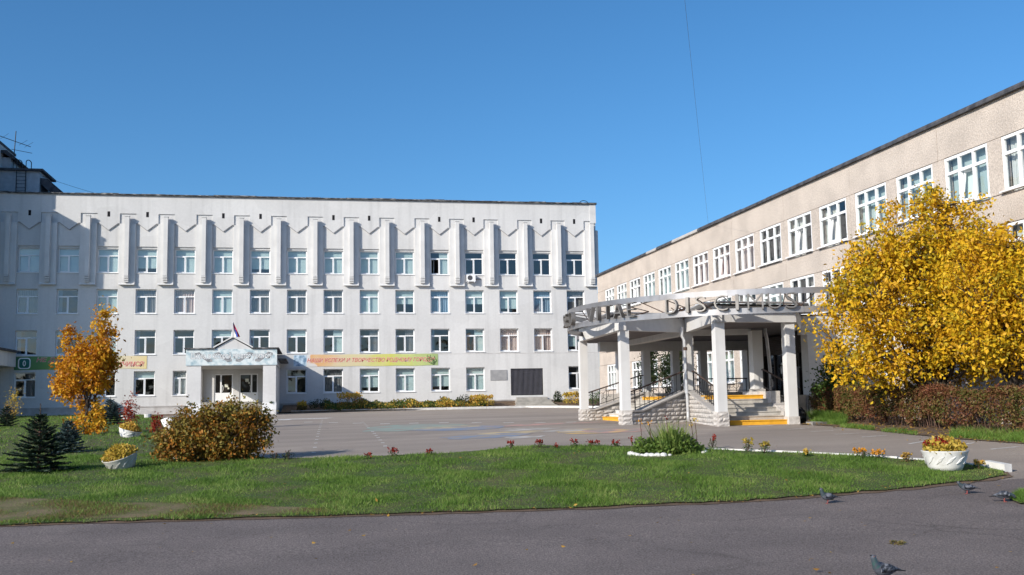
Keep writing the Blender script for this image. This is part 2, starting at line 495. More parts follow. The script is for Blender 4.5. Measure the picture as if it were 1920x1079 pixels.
lawn_near = [(-5.11, 17.24), (-4.66, 17.22), (-3.62, 17.21), (-1.25, 16.96), (1.80, 16.57), (4.36, 16.34), (7.08, 16.30), (8.53, 16.49), (10.36, 16.87), (12.40, 17.50), (13.08, 17.84)]
lawn_far = [(13.52, 18.43), (13.09, 19.75), (11.77, 21.20), (9.97, 22.81), (8.53, 24.27), (7.56, 25.58), (5.81, 27.15), (3.43, 26.44), (0.22, 27.26), (-1.14, 27.93), (-2.54, 31.97), (-6.46, 52.74), (-11.0, 78.9), (-14.0, D - .4), (-24.9, D - .4), (-24.9, 77.6), (-46.0, 77.6), (-46.0, 25.0)]
courtyard = sheet('courtyard', [(-70, -28), (45, -28), (45, 80.6), (14.5, 82.6), (13.0, 81.7), (-1.52, 79.70), (-3, 79.2), (-30, 79.2), (-70, 79)], 0.0, M['asphalt'], kind='structure', ylist=yl, xstep=1.5)
road_poly = [(-70, -25), (70, -25), (70, 19), (13.69, 17.55), (12.92, 17.44), (12.27, 17.32)] + [(p[0], p[1] + 0.35) for p in lawn_near[::-1][2:]] + [(-70, 17.5)]
road = sheet('road', road_poly, 0.004, M['road'], kind='structure', ylist=yl, xstep=1.5)
lawn_poly = rough_edge(lawn_near + lawn_far[:1], 0.28, 0.09, False) + rough_edge(lawn_far, 0.45, 0.05, False) + lawn_far[-1:]
fringe = sheet('soil_verge', rough_edge([(x, y - 0.16) for x, y in lawn_near] + [(x + 0.06, y + 0.06) for x, y in lawn_far], 0.35, 0.06), 0.012, M['soil'], kind='structure')
lawn = sheet('lawn', lawn_poly, 0.03, M['turf'], kind='structure')
worn_poly = [(-5.21, 17.55), (-4.74, 17.54), (-3.68, 17.47), (-1.27, 17.21), (0.48, 16.94), (-0.20, 17.82), (-1.47, 18.61), (-2.61, 19.29), (-3.85, 19.76), (-5.05, 20.66), (-6.31, 21.19)]
sheet('worn_ground', rough_edge(worn_poly, .3, .09), 0.036, mat('worn_turf', (0.20, 0.145, 0.085), (0.10, 0.105, 0.035), scale=1.7, rough=.95, bump=.6, bscale=30, fine=.3, fscale=30), kind='structure')
corner_poly = [(11.25, 15.32), (11.62, 15.71), (12.05, 16.04), (12.89, 16.14), (11.50, 14.43), (11.10, 14.83)]
corner_lawn = sheet('lawn', rough_edge(corner_poly, 0.3, 0.04), 0.03, M['turf'], kind='structure')
bed_poly = [(15.87, 31.93), (16.20, 30.41), (16.02, 28.16), (15.75, 25.49), (16.06, 23.83), (16.98, 22.45), (17.58, 21.73), (21.3, 20), (21.3, 36.4), (18.6, 36.4)]
soil_bed = sheet('soil_bed', rough_edge(bed_poly, 0.4, 0.06), 0.02, M['soil'], kind='structure')

# flower bed at the foot of the white facade
bed = MB()
bx = [(-2.2, 78.9), (1.0, 79.3), (5.0, 80.2), (10.0, 81.3), (14.2, 82.3)]
for (x0, y0), (x1, y1) in zip(bx[:-1], bx[1:]):
    bed.quad((x0, y0 + .1, float(gz(x0, y0)) + 0.1), (x1, y1 + .1, float(gz(x1, y1)) + 0.1), (x1, D - .1, 1.80), (x0, D - .1, 1.80))
bed.quad((14.2, 83.4, 1.40), (19.6, 84.0, 1.40), (19.6, D - .1, 1.80), (14.2, D - .1, 1.80))
put('flower_bed', bed.mesh('flower_bed', M['soil']))['kind'] = 'structure'
bed2 = MB()
bed2.quad((19.6, 80.5, 1.36), (23.5, 79.5, 1.36), (24.2, D - .1, 1.80), (19.6, D - .1, 1.80))
put('flower_bed', bed2.mesh('flower_bed', M['soil']))['kind'] = 'structure'

# kerbs
def kerb(label, pts, h, w, step, dz=0.0, group=None):
    p0 = pts[0]
    t = thing('white_kerb', at(*p0), label, 'kerb', group)
    segs = []
    for a, b in zip(pts[:-1], pts[1:]):
        a = Vector((*a, 0)); b = Vector((*b, 0)); n = max(1, round((b - a).length / step))
        for i in range(n): segs.append((a.lerp(b, i / n), a.lerp(b, (i + 1) / n)))
    for a, b in segs:
        dv = (b - a); L_ = dv.length; ang = math.atan2(dv.y, dv.x)
        mb = MB(); e = 0.015
        za = float(gz(a.x, a.y)) + dz; zb = float(gz(b.x, b.y)) + dz
        j = random.uniform(-.012, .012)
        n0 = len(mb.v)
        mb.box(e, L_ - e, -w / 2, w / 2, -0.12, h)
        mb.v = [(x, y + j, z + za + (zb - za) * x / L_ + (0.0 if z < 0 else random.uniform(-.008, .008))) for x, y, z in mb.v]
        o = put('kerb_stone', mb.mesh('kerb_stone', M['white_paint']), t, loc=(a.x - p0[0], a.y - p0[1], -t.location.z), rot=(0, 0, ang))
    return t
kerb('long whitewashed kerb in front of the flower bed at the white facade', [(-1.52, 79.70), (7.20, 81.06), (16.98, 82.09)], 0.17, 0.22, 3.0)
kerb('short whitewashed kerb bending past the black gate toward the portico', [(16.6, 83.0), (19.6, 80.6), (22.2, 76.2)], 0.15, 0.22, 2.6)
kerb('thin white kerb along the far edge of the lawn, ending beside the right bowl planter', [(13.54, 18.42), (13.13, 19.82), (11.82, 21.28), (10.01, 22.90), (8.06, 24.71)], 0.055, 0.14, 1.2)
kerb('white kerb block standing proud at the right tip of the lawn', [(13.47, 18.28), (13.43, 18.92)], 0.15, 0.17, 1.4)

# markings painted on the courtyard: each stroke a child of the courtyard
def stroke(name, pts, m, dz=0.006):
    return sheet(name, pts, dz, m, courtyard, kind=None)
dash_mat = M['line_paint']
def dash(x0, y0, x1, y1, w=0.07):
    a = Vector((x0, y0)); b = Vector((x1, y1)); n = Vector((-(b - a).y, (b - a).x)).normalized() * w / 2
    stroke('painted_dash', [tuple(a + n), tuple(a - n), tuple(b - n), tuple(b + n)], dash_mat)
for q in (((14.08, 29.18), (15.10, 29.79)), ((14.11, 27.75), (14.95, 28.00)), ((14.05, 26.21), (14.86, 26.40)), ((14.16, 25.01), (15.07, 25.31)), ((14.31, 23.09), (15.49, 23.84)), ((14.86, 22.36), (15.99, 22.93)), ((15.51, 21.66), (16.51, 21.98))):
    dash(*q[0], *q[1], 0.06)
for q in (((13.77, 31.34), (14.96, 31.99)), ((6.71, 37.20), (7.89, 36.77)), ((7.79, 36.32), (8.34, 36.15))):
    dash(*q[0], *q[1], 0.12)
def dots(x0, y0, x1, y1, n, s=0.11):
    for i in range(n):
        k = i / (n - 1); x = x0 + (x1 - x0) * k; y = y0 + (y1 - y0) * k
        stroke('painted_dot', [(x - s * .5, y - s), (x + s * .5, y - s), (x + s * .5, y + s), (x - s * .5, y + s)], dash_mat)
dots(0.07, 29.60, 0.59, 58.23, 15)
dots(2.13, 30.67, 2.50, 51.92, 15)
for (x, y) in ((-0.15, 54.77), (1.08, 52.55), (2.17, 50.44), (3.35, 48.28), (4.62, 47.60), (5.90, 46.83), (7.14, 45.13), (8.27, 43.52), (9.31, 42.00), (10.44, 41.27)):
    stroke('painted_dot', [(x - .22, y - .2), (x + .22, y - .2), (x + .22, y + .2), (x - .22, y + .2)], dash_mat)
def blob(cx, cy, rx, ry, m, n=16, a=0.35):
    stroke('chalk_drawing', [(cx + rx * math.cos(2 * math.pi * i / n) * random.uniform(1 - a, 1), cy + ry * math.sin(2 * math.pi * i / n) * random.uniform(1 - a, 1)) for i in range(n)], m)
def chalk(name, c):
    return mat(name, c, (0.30, 0.265, 0.235), scale=1.6, rough=0.9, lo=0.42, hi=0.64)
ck_y, ck_b, ck_p, ck_w, ck_g = chalk('yellow_chalk', (0.52, 0.41, 0.24)), chalk('blue_chalk', (0.20, 0.25, 0.34)), chalk('pink_chalk', (0.52, 0.30, 0.26)), chalk('white_chalk', (0.52, 0.49, 0.46)), chalk('green_chalk', (0.26, 0.33, 0.29))
ck_o = chalk('orange_chalk', (0.62, 0.42, 0.17))
blob(4.93, 41.22, 1.9, 2.2, ck_y); blob(5.72, 39.59, 2.4, 2.4, ck_b); blob(4.39, 43.25, 2.4, 3.0, ck_g); blob(3.30, 40.75, 1.6, 1.8, ck_g)
blob(6.58, 33.89, 1.5, 1.3, ck_y); blob(7.46, 35.66, 1.2, 1.0, ck_w); blob(6.44, 31.21, 0.8, 0.7, ck_w); blob(5.55, 32.78, 1.8, 1.4, ck_b)
blob(8.82, 32.49, 1.5, 1.7, ck_o); blob(9.49, 32.16, 1.3, 1.5, ck_p); blob(8.28, 33.55, 0.9, 0.9, ck_w); blob(9.00, 39.93, 3.0, 1.0, ck_p)
def arrow(px, py, k):
    stroke('painted_patch', [(px - 1.9 * k, py - .5), (px + 1.6 * k, py - .6), (px + 2.2 * k, py + .9), (px + .6 * k, py + .5), (px - .6 * k, py + .6)], M['line_paint'])
arrow(-0.66, 61.85, 0.9); arrow(-1.90, 60.64, 0.4)

# ================================================================== white school building
school = thing('school_building', (0, D, 1.2), 'long white plastered four storey school with zigzag parapet and pilasters', 'building')
WX0, WDX, WW, WZ0, WDZ, WH = -25.265, 2.912, 1.57, -0.503, 3.2226, 1.92
X_L, X_C, Z_TOP = -30.0, 24.02, 18.55
RV = 0.24                                            # reveal depth

def holes_wall(mb, u0, u1, z0, z1, holes, yf, depth):
    """front sheet in the XZ plane y=yf with rectangular openings and their reveals"""
    us = sorted({u0, u1, *[h[0] for h in holes], *[h[1] for h in holes]})
    zs = sorted({z0, z1, *[h[2] for h in holes], *[h[3] for h in holes]})
    for a, b in zip(us[:-1], us[1:]):
        run = None
        for c, d in zip(zs[:-1], zs[1:]):
            um, zm = (a + b) / 2, (c + d) / 2
            solid = not any(h[0] < um < h[1] and h[2] < zm < h[3] for h in holes)
            if solid: mb.quad((a, yf, c), (b, yf, c), (b, yf, d), (a, yf, d))
    for a, b, c, d in holes:
        y1 = yf + depth
        mb.quad((a, yf, c), (a, yf, d), (a, y1, d), (a, y1, c))
        mb.quad((b, yf, c), (b, y1, c), (b, y1, d), (b, yf, d))
        mb.quad((a, yf, d), (b, yf, d), (b, y1, d), (a, y1, d))
        mb.quad((a, yf, c), (a, y1, c), (b, y1, c), (b, yf, c))

wins = []
for r in range(1, 5):
    for c in range(0, 17):
        if r == 1 and c in (6, 7, 14, 15): continue
        x = WX0 + WDX * c; z = WZ0 + WDZ * r
        if x + WW > X_C - .3: continue
        wins.append((c, r, x, z, WW * (0.66 if (r == 1 and c == 5) else 1.0)))
holes = [(x, x + w, z, z + WH + (0.17 if r == 4 else 0)) for c, r, x, z, w in wins]
GATE = (16.35, 19.12, 2.26, 4.50)
holes.append(GATE)
w_ = MB()
holes_wall(w_, X_L, X_C, 1.0, Z_TOP, holes, D, RV)
for c, r, x, z, w in wins:                            # set-back lintel of the top storey
    if r == 4: w_.box(x + .002, x + w - .002, D + .11, D + RV + .1, z + WH, z + WH + .168)
w_.quad((X_C, D, 1.0), (X_C, D + 13, 1.0), (X_C, D + 13, Z_TOP), (X_C, D, Z_TOP))
w_.quad((X_L, D, 1.0), (X_L, D, Z_TOP), (X_L, D + 13, Z_TOP), (X_L, D + 13, 1.0))
w_.quad((X_L, D + 13, 1.0), (X_L, D + 13, Z_TOP), (X_C, D + 13, Z_TOP), (X_C, D + 13, 1.0))
world_part('wall', w_, M['plaster'], school)
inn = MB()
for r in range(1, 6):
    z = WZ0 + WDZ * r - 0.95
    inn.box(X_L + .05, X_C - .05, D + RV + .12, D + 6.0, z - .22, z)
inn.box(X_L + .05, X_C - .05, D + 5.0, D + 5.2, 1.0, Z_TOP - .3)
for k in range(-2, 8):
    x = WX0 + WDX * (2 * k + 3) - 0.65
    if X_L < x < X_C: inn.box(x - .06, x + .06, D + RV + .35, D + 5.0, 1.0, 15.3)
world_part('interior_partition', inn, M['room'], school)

# proud upper band with the zigzag lower edge and a notch over every pilaster
PIL = [WX0 + WDX * c + WW + 0.671 for c in range(0, 17)]
up = MB(); y0 = D - 0.09
def pr(poly): up.prism(poly, 'y', y0, D + .0)
zn, zt, zf, zv = 17.10, Z_TOP, 16.29, 15.74
up.box(X_L, X_C, y0, D, zn, zt)
for i, p in enumerate(PIL):
    nxt = PIL[i + 1] if i + 1 < len(PIL) else None
    a = p + 0.62
    if nxt is None: break
    b = nxt - 0.62; mid = (a + b) / 2
    pr([(a, zf), (a + .14, zf), (a + .14, zn), (a, zn)])
    pr([(a + .14, zf), (mid, zv), (mid, zn), (a + .14, zn)])
    pr([(mid, zv), (b - .14, zf), (b - .14, zn), (mid, zn)])
    pr([(b - .14, zf), (b, zf), (b, zn), (b - .14, zn)])
pr([(X_L, zf), (PIL[0] - .62, zf), (PIL[0] - .62, zn), (X_L, zn)])
pr([(PIL[-1] + .30, 16.9), (X_C, 16.9), (X_C, zn), (PIL[-1] + .30, zn)])
world_part('zigzag_frieze', up, M['plaster'], school)
frieze_shade = mat('frieze_shade_grey', (0.30, 0.30, 0.32), (0.22, 0.22, 0.24), scale=6, rough=.9); yt = y0 - .012  # added grey strips draw the shadow line along the zigzag edge
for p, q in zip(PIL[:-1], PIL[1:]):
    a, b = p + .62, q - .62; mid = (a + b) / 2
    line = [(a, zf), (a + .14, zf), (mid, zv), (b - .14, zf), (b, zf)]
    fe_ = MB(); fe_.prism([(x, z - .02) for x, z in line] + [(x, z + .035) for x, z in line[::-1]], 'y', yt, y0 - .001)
    world_part('frieze_shade_line', fe_, frieze_shade, school)
pj_ = MB()
pj_.box(X_C - 0.52, X_C + .02, D - .13, D - .091, 16.9, Z_TOP - .02)
world_part('corner_strip', pj_, M['plaster_trim'], school)

pm = MB()
pm.box(-.60, .60, -.20, -.001, 11.55, 16.27)
pm.prism([(-.20, 11.42), (-.30, 11.40), (-.30, 11.45), (-.20, 11.549), (-.001, 11.549), (-.001, 11.42)], 'x', -.60, .60)
pm.box(-.16, .16, -.52, -.201, 12.12, 16.80)
pm.box(-.185, .185, -.56, -.201, 16.80, 16.87)
for k in range(4): pm.box(-.175, .175, -.53 + .04 * (3 - k), -.201, 11.62 + k * .13, 11.71 + k * .13)
pme = pm.mesh('pilaster', M['plaster_trim'])
for p in PIL:
    put('pilaster', pme, school, loc=(p, 0, -1.2))
vm = MB(); vm.box(-.10, .10, -.004, .05, -.21, .21); vm_e = MB()
vent_me = vm.mesh('vent', mat('vent_dark', (0.012, 0.012, 0.016), rough=0.9))
for i in (0, 2, 3, 5, 6, 8, 9, 11, 12, 14, 15):
    put('vent', vent_me, school, loc=((PIL[i] + PIL[i + 1]) / 2, -0.092, 17.04 - 1.2))

rf = MB()
rf.box(X_L, X_C + .12, D - .24, D + 13.1, Z_TOP, Z_TOP + .05)
x = X_L
while x < X_C:
    L_ = random.uniform(1.2, 2.6); x2 = min(x + L_, X_C + .16)
    rf.box(x, x2 - .02, D - .27 - random.uniform(0, .03), D + .5, Z_TOP + .05, Z_TOP + .10 + random.uniform(0, .05)); x = x2
world_part('roof_edge', rf, M['flashing'], school)
pl = MB()
pl.box(X_L, X_C + .10, D - .10, D - .003, 0.9, 1.56)
pl.box(X_L, X_C + .06, D - .05, D - .003, 1.56, 1.84)
pl.box(X_L, X_C + .09, D - .09, D - .003, 1.84, 1.93)
world_part('plinth', pl, M['plinth'], school)

# windows: one prototype, then copies that share its meshes
def win_frame(w, h, tr, ml, t=.075, dpt=.07):
    mb = MB()
    mb.box(0, w, 0, dpt, 0, t); mb.box(0, w, 0, dpt, h - t, h)
    mb.box(0, t, 0, dpt, t, h - t); mb.box(w - t, w, 0, dpt, t, h - t)
    mb.box(t, w - t, -.006, dpt + .006, tr - t / 2, tr + t / 2)
    mb.box(ml - t * .55, ml + t * .55, -.004, dpt + .004, t, tr - t / 2)
    # sash of the opening casement
    s = .05
    mb.box(t, t + s, -.022, -.001, t, tr - t / 2 - .002); mb.box(ml - t * .55 - s, ml - t * .55, -.022, -.001, t, tr - t / 2 - .002)
    mb.box(t + s, ml - t * .55 - s, -.022, -.001, t, t + s); mb.box(t + s, ml - t * .55 - s, -.022, -.001, tr - t / 2 - s, tr - t / 2 - .002)
    return mb
def win_panes(w, h, tr, ml, t=.075):
    e = .008
    rects = [(t - e, ml - t * .5, t - e, tr - t * .45), (ml + t * .5, w - t + e, t - e, tr - t * .45), (t - e, w - t + e, tr + t * .45, h - t + e)]
    out = []
    for a, b, c, d in rects:
        mb = MB(); mb.quad((a, .035, c), (b, .035, c), (b, .035, d), (a, .035, d))
        out.append(mb.mesh('pane', M['glass']))
    return out
def fold_sheet(x0, x1, z0, z1, m, n=14, amp=.035, y=.20, name='curtain'):
    mb = MB()
    xs = np.linspace(x0, x1, n * 4 + 1)
    for i in range(len(xs) - 1):
        ya = y + amp * math.sin(i * math.pi / 2 * 1.0 + .4); yb = y + amp * math.sin((i + 1) * math.pi / 2 * 1.0 + .4)
        mb.quad((xs[i], ya, z0), (xs[i + 1], yb, z0), (xs[i + 1], yb, z1), (xs[i], ya, z1))
    return mb.mesh(name, m, True)
def flat_sheet(x0, x1, z0, z1, m, y=.16, name='blind'):
    mb = MB(); mb.quad((x0, y, z0), (x1, y, z0), (x1, y, z1), (x0, y, z1)); return mb.mesh(name, m)
TR, ML = 1.36, 0.80
protos = {}
for tag_, w in (('n', WW), ('s', WW * .66)):
    ml = w * .51
    cu = {
        'blind': flat_sheet(.03, w - .03, .03, WH - .03, M['blind']),
        'half': flat_sheet(.03, w - .03, .78, WH - .03, M['blind']),
        'most': flat_sheet(.03, w - .03, .40, WH - .03, M['blind']),
        'top': flat_sheet(.03, w - .03, 1.36, WH - .03, M['blind']),
        'right': flat_sheet(w * .5, w - .03, .03, WH - .03, M['blind']),
        'grey': fold_sheet(.02, w - .02, .02, WH - .02, M['curtain_grey'], 12),
        'greyr': fold_sheet(w * .52, w - .02, .02, WH - .02, M['curtain_grey'], 7),
        'blue': fold_sheet(.02, w - .02, .02, WH - .02, M['curtain_blue'], 9),
        'side': fold_sheet(.02, .34, .02, WH - .02, M['curtain_blue'], 4),
        'rose': fold_sheet(.02, w - .02, .02, WH - .02, M['curtain_rose'], 8),
        'white': fold_sheet(.02, w - .02, .02, WH - .02, M['curtain_white'], 9),
    }
    sill = MB(); sill.box(-.05, w + .05, -RV - .07, .0, -.05, -.012)
    protos[tag_] = (win_frame(w, WH, TR, ml).mesh('window', M['pvc']), win_panes(w, WH, TR, ml), sill.mesh('window_sill', M['pvc']), cu)
spec = {4: {1: 'blind', 2: 'blind', 3: 'blind', 4: 'most', 5: 'blind', 6: 'blind', 7: 'most', 8: 'blind', 9: 'blind', 10: 'blind', 11: 'blind', 12: 'right', 13: None, 14: None, 15: None, 16: None},
        3: {1: 'grey', 2: 'side', 3: 'blind', 4: 'grey', 5: 'rose', 6: 'blind', 7: 'grey', 8: 'grey', 9: 'grey', 10: 'blind', 11: 'half', 12: 'blue', 13: 'half', 14: 'most', 15: 'blue', 16: 'grey'},
        2: {1: 'side', 2: 'top', 3: 'right', 4: 'side', 5: None, 6: 'top', 7: 'side', 8: 'top', 9: 'right', 10: 'greyr', 11: 'greyr', 12: 'side', 13: 'right', 14: 'rose', 15: 'rose', 16: 'most'},
        1: {1: 'greyr', 2: None, 3: None, 4: 'top', 5: 'white', 8: None, 9: 'grey', 10: 'most', 11: 'blind', 12: 'most', 13: 'blind', 16: 'greyr'}}
for c, r, x, z, w in wins:
    k = 's' if w < WW * .9 else 'n'
    fme, pn, sl, cu = protos[k]
    wo_ = put('window', fme, school, loc=(x, RV, z - 1.2))
    open_ = (c, r) == (12, 4)
    for i, pme_ in enumerate(pn):
        if open_ and i == 0: continue
        put('pane', pme_, wo_, rot=(math.radians(random.uniform(-.5, .5)), 0, math.radians(random.uniform(-.35, .35))))
    put('window_sill', sl, wo_)
    kind = spec.get(r, {}).get(c, 'blind')
    if kind: put('blind' if kind in ('blind', 'half', 'most', 'top', 'right') else 'curtain', cu[kind], wo_)
    if open_:
        sb = MB(); sb.box(0, .66, -.02, .02, 0, .06); sb.box(0, .66, -.02, .02, 1.2, 1.26); sb.box(0, .06, -.02, .02, .06, 1.2); sb.box(.6, .66, -.02, .02, .06, 1.2)
        so = put('open_sash', sb.mesh('open_sash', M['pvc']), wo_, loc=(.1, .08, .09), rot=(0, 0, math.radians(62)))

# barred gate, steps, plaque
gm = MB(); gx0, gx1, gz0, gz1 = GATE
gm.box(gx0, gx1, D + .10, D + .14, gz0, gz0 + .05); gm.box(gx0, gx1, D + .10, D + .14, gz1 - .05, gz1)
gm.box(gx0, gx0 + .05, D + .10, D + .14, gz0, gz1); gm.box(gx1 - .05, gx1, D + .10, D + .14, gz0, gz1)
gm.box(gx0 + .95, gx0 + 1.0, D + .09, D + .15, gz0, gz1 - .35); gm.box(gx0 + 1.78, gx0 + 1.83, D + .09, D + .15, gz0, gz1 - .35); gm.box(gx0 + .95, gx0 + 1.83, D + .09, D + .15, gz1 - .35, gz1 - .31)
gate = world_part('gate', gm, M['black_iron'], school)
bar = MB(); bar.box(-.012, .012, -.012, .012, gz0 + .05, gz1 - .05); bar_me = bar.mesh('bar', mat('grille_bar', (0.16, 0.16, 0.20), rough=0.5))
for i in range(25):
    put('bar', bar_me, gate, loc=(gx0 + .10 + i * .106, D + .075, 0))
gb = MB(); gb.box(gx0 - .1, gx1 + .1, D + RV + .001, D + RV + .05, gz0 - .1, gz1 + .1)
world_part('gate_recess', gb, mat('dark_recess', (0.02, 0.02, 0.022), rough=0.9), school)
st = MB()
for k in range(4): st.box(gx0 + .1 + .1 * k, gx1 + 1.0 - .25 * k, D - 1.5 + .36 * k, D - .11, 1.2, 1.50 + .2 * k)
world_part('gate_steps', st, M['concrete'], school)
pq = MB(); pq.box(14.62, 16.02, D - .05, D - .001, 3.55, 4.40)
pqo = put('wall_plaque', pq.mesh('wall_plaque', mat('grey_granite', (0.33, 0.33, 0.34), (0.27, 0.27, 0.28), scale=3, rough=0.5)))
tag(pqo, 'plain grey stone plaque on the white wall left of the black gate', 'plaque')
seam = MB(); seam.box(7.0, X_C - .01, D - .012, D - .001, 5.76, 5.785)
world_part('cable_trim', seam, M['plinth'], school)

# roof structures of the school at the far left
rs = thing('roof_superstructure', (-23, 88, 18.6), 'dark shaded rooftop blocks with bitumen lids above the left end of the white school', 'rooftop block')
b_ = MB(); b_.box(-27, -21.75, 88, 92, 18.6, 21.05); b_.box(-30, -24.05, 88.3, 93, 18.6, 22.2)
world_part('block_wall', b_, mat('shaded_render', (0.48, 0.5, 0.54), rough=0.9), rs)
b_ = MB(); b_.box(-27, -21.45, 87.7, 92.2, 21.05, 21.22)
b_.prism([(-30, 22.75), (-24.3, 22.75), (-23.55, 22.08), (-23.75, 21.98), (-24.5, 22.5), (-30, 22.5)], 'y', 88.0, 93)
b_.prism([(-21.74, 20.55), (-21.2, 20.5), (-19.9, 19.35), (-19.5, 18.75), (-20.3, 18.75), (-21.74, 20.1)], 'y', 88.2, 91)
world_part('lid', b_, M['roofing'], rs)
ldr = thing('roof_ladder', (-23.1, 87.85, 18.6), 'black iron ladder with two hooped handrails on the rooftop block', 'ladder')
lm_ = MB()
for xx in (-23.46, -22.76):
    pts = [(xx, 87.82, 18.6), (xx, 87.82, 21.3), (xx, 87.82, 21.75)]
    for k in range(1, 8):
        a = math.pi * k / 8
        pts.append((xx + .14 - .14 * math.cos(a), 87.82 + .25 - .25 * math.cos(a), 21.75 + .22 * math.sin(a)))
    pts += [(xx + .28, 88.3, 21.75), (xx + .28, 88.3, 21.2)]
    world_part('side_rail', MB().tube(pts, .035, 6), M['black_iron'], ldr)
for k in range(9):
    world_part('rung', MB().tube([(-23.46, 87.82, 18.8 + k * .29), (-22.76, 87.82, 18.8 + k * .29)], .02, 5), M['black_iron'], ldr)
ant = thing('roof_antenna', (-23.95, 88.6, 21.2), 'thin television antenna mast with crossed booms on the rooftop block', 'antenna')
world_part('mast', MB().tube([(-23.95, 88.6, 21.2), (-23.82, 88.6, 24.5)], .035, 6), M['black_iron'], ant)
world_part('boom', MB().tube([(-25.6, 88.0, 24.15), (-22.75, 89.0, 23.3)], .028, 5), M['black_iron'], ant)
world_part('boom', MB().tube([(-24.1, 88.5, 22.95), (-22.6, 88.9, 22.75)], .022, 5), M['black_iron'], ant)
for (a, b, c) in ((-25.3, 88.1, 24.06), (-24.6, 88.3, 23.85), (-23.3, 88.8, 23.47), (-22.9, 88.95, 23.34)):
    world_part('element', MB().tube([(a - .55, b + .9, c + .12), (a + .55, b - .9, c + .12)], .014, 4), M['black_iron'], ant)
wr = MB()
pts = [(-21.6 + 6.9 * k / 10, 88.2 + .02 * k, 20.7 - 2.0 * k / 10 - 0.5 * (k / 10) * (1 - k / 10)) for k in range(11)]
tag(put('roof_wire', wr.tube(pts, .012, 4).mesh('roof_wire', M['black_iron'])), 'thin wire sagging from the rooftop block down to the white roof edge', 'wire')
hp = MB(); hp.tube([(22.75 + .42 - .42 * math.cos(math.pi * k / 8), 85.3, 18.66 + .34 * math.sin(math.pi * k / 8)) for k in range(9)], .03, 5)
tag(put('roof_hoop', hp.mesh('roof_hoop', M['black_iron'])), 'small dark pipe hoop on the roof edge above the right corner of the white school', 'pipe')

# wing that stands left of the frame and throws the shade over the facade's left end
wing = thing('wing_building', (-32, 84, 0.9), 'white wing of the school at the left edge with a tall roof block', 'building')
wb = MB(); wb.box(-44, -25.0, 78.5, 97, 0.9, 20.0)
world_part('wall', wb, M['plaster'], wing)
wb = MB(); wb.box(-44.2, -24.95, 78.45, 97.2, 20.0, 20.2); wb.box(-44, -24.7, 81.1, 92.2, 23.2, 23.4)
world_part('roof', wb, M['roofing'], wing)
wb = MB(); wb.box(-44, -24.75, 81.16, 92, 20.2, 23.2)
world_part('roof_block', wb, M['plaster'], wing)
ann = thing('wing_entrance', (-22.6, 80.5, 1.1), 'low white entrance block with a dark roof lip at the left edge of the lawn', 'entrance')
ab = MB(); ab.box(-25, -22.2, 79.2, D - .11, 5.05, 6.15)
world_part('canopy', ab, M['plaster'], ann)
ab = MB(); ab.box(-25.2, -21.95, 79.0, D - .11, 6.15, 6.30)
world_part('roof_lip', ab, M['roofing'], ann)
for xx in (-24.1, -22.95):
    ab = MB(); ab.box(xx, xx + .38, 79.25, 79.65, 1.0, 5.049)
    world_part('post', ab, M['plaster_trim'], ann)

# air conditioner
ac = thing('air_conditioner', (13.02, D - .35, 11.75), 'white air conditioner box hung under the top floor window of the white school', 'air conditioner')
a_ = MB(); a_.box(12.70, 13.42, D - .42, D - .10, 11.78, 12.36); world_part('casing', a_, M['pvc'], ac)
a_ = MB(); a_.lathe([(.21, 0), (.21, .012), (.17, .012), (.17, .004), (.0, .004)], 20)
a_.v = [(12.96 + x, D - .421 - z, 12.08 + y) for x, y, z in a_.v]; world_part('fan_grille', a_, mat('fan_dark', (0.08, 0.08, 0.09), rough=.5), ac)
for k in (12.80, 13.30):
    a_ = MB(); a_.box(k, k + .05, D - .42, D, 11.70, 11.779); world_part('bracket', a_, M['pvc'], ac)
a_ = MB(); a_.tube([(13.42, D - .2, 12.0), (13.8, D - .08, 12.02), (13.95, D - .02, 12.02)], .03, 6); world_part('pipe', a_, M['black_iron'], ac)

# ------------------------------------------------------------------ lettering
def text_mesh(txt, size, extrude=0.0, shear=0.0, bold=0.0, align='LEFT', spacing=1.0):
    cu = bpy.data.curves.new('text', 'FONT')
    cu.body = txt; cu.size = size; cu.extrude = extrude; cu.shear = shear; cu.offset = bold; cu.align_x = align
    cu.space_character = spacing; cu.resolution_u = 3
    o = bpy.data.objects.new('text', cu); COL.objects.link(o)
    dg = bpy.context.evaluated_depsgraph_get()
    me = bpy.data.meshes.new_from_object(o.evaluated_get(dg))
    bpy.data.objects.remove(o); bpy.data.curves.remove(cu)
    return me
def fit_text(me, w, h):
    co = np.empty(len(me.vertices) * 3); me.vertices.foreach_get('co', co); co = co.reshape(-1, 3)
    mn, mx = co.min(0), co.max(0)
    co[:, 0] = (co[:, 0] - mn[0]) * w / (mx[0] - mn[0]); co[:, 1] = (co[:, 1] - mn[1]) * h / (mx[1] - mn[1])
    me.vertices.foreach_set('co', co.ravel()); me.update()
def xz(me, x, y, z):
    """text plane to the wall plane XZ"""
    co = np.empty(len(me.vertices) * 3); me.vertices.foreach_get('co', co); co = co.reshape(-1, 3)
    out = np.stack([co[:, 0] + x, -co[:, 2] + y, co[:, 1] + z], 1)
    me.vertices.foreach_set('co', out.ravel()); me.update()
red_print = mat('red_print', (0.62, 0.10, 0.09), rough=0.6)
pink_print = mat('pale_outline_print', (0.80, 0.62, 0.55), rough=0.6)
def words(txt, x, z, w, h, y, parent, m, shear=.25, bold=.0, outline=None, size=1.0):
    if outline:
        me = text_mesh(txt, size, 0, shear, bold + .035); fit_text(me, w + .04, h + .06); xz(me, x - .02, y + .004, z - .03)
        me.materials.append(outline); put('lettering_outline', me, parent, world=True)
    me = text_mesh(txt, size, 0, shear, bold); fit_text(me, w, h); xz(me, x, y, z)
    me.materials.append(m); put('lettering', me, parent, world=True)

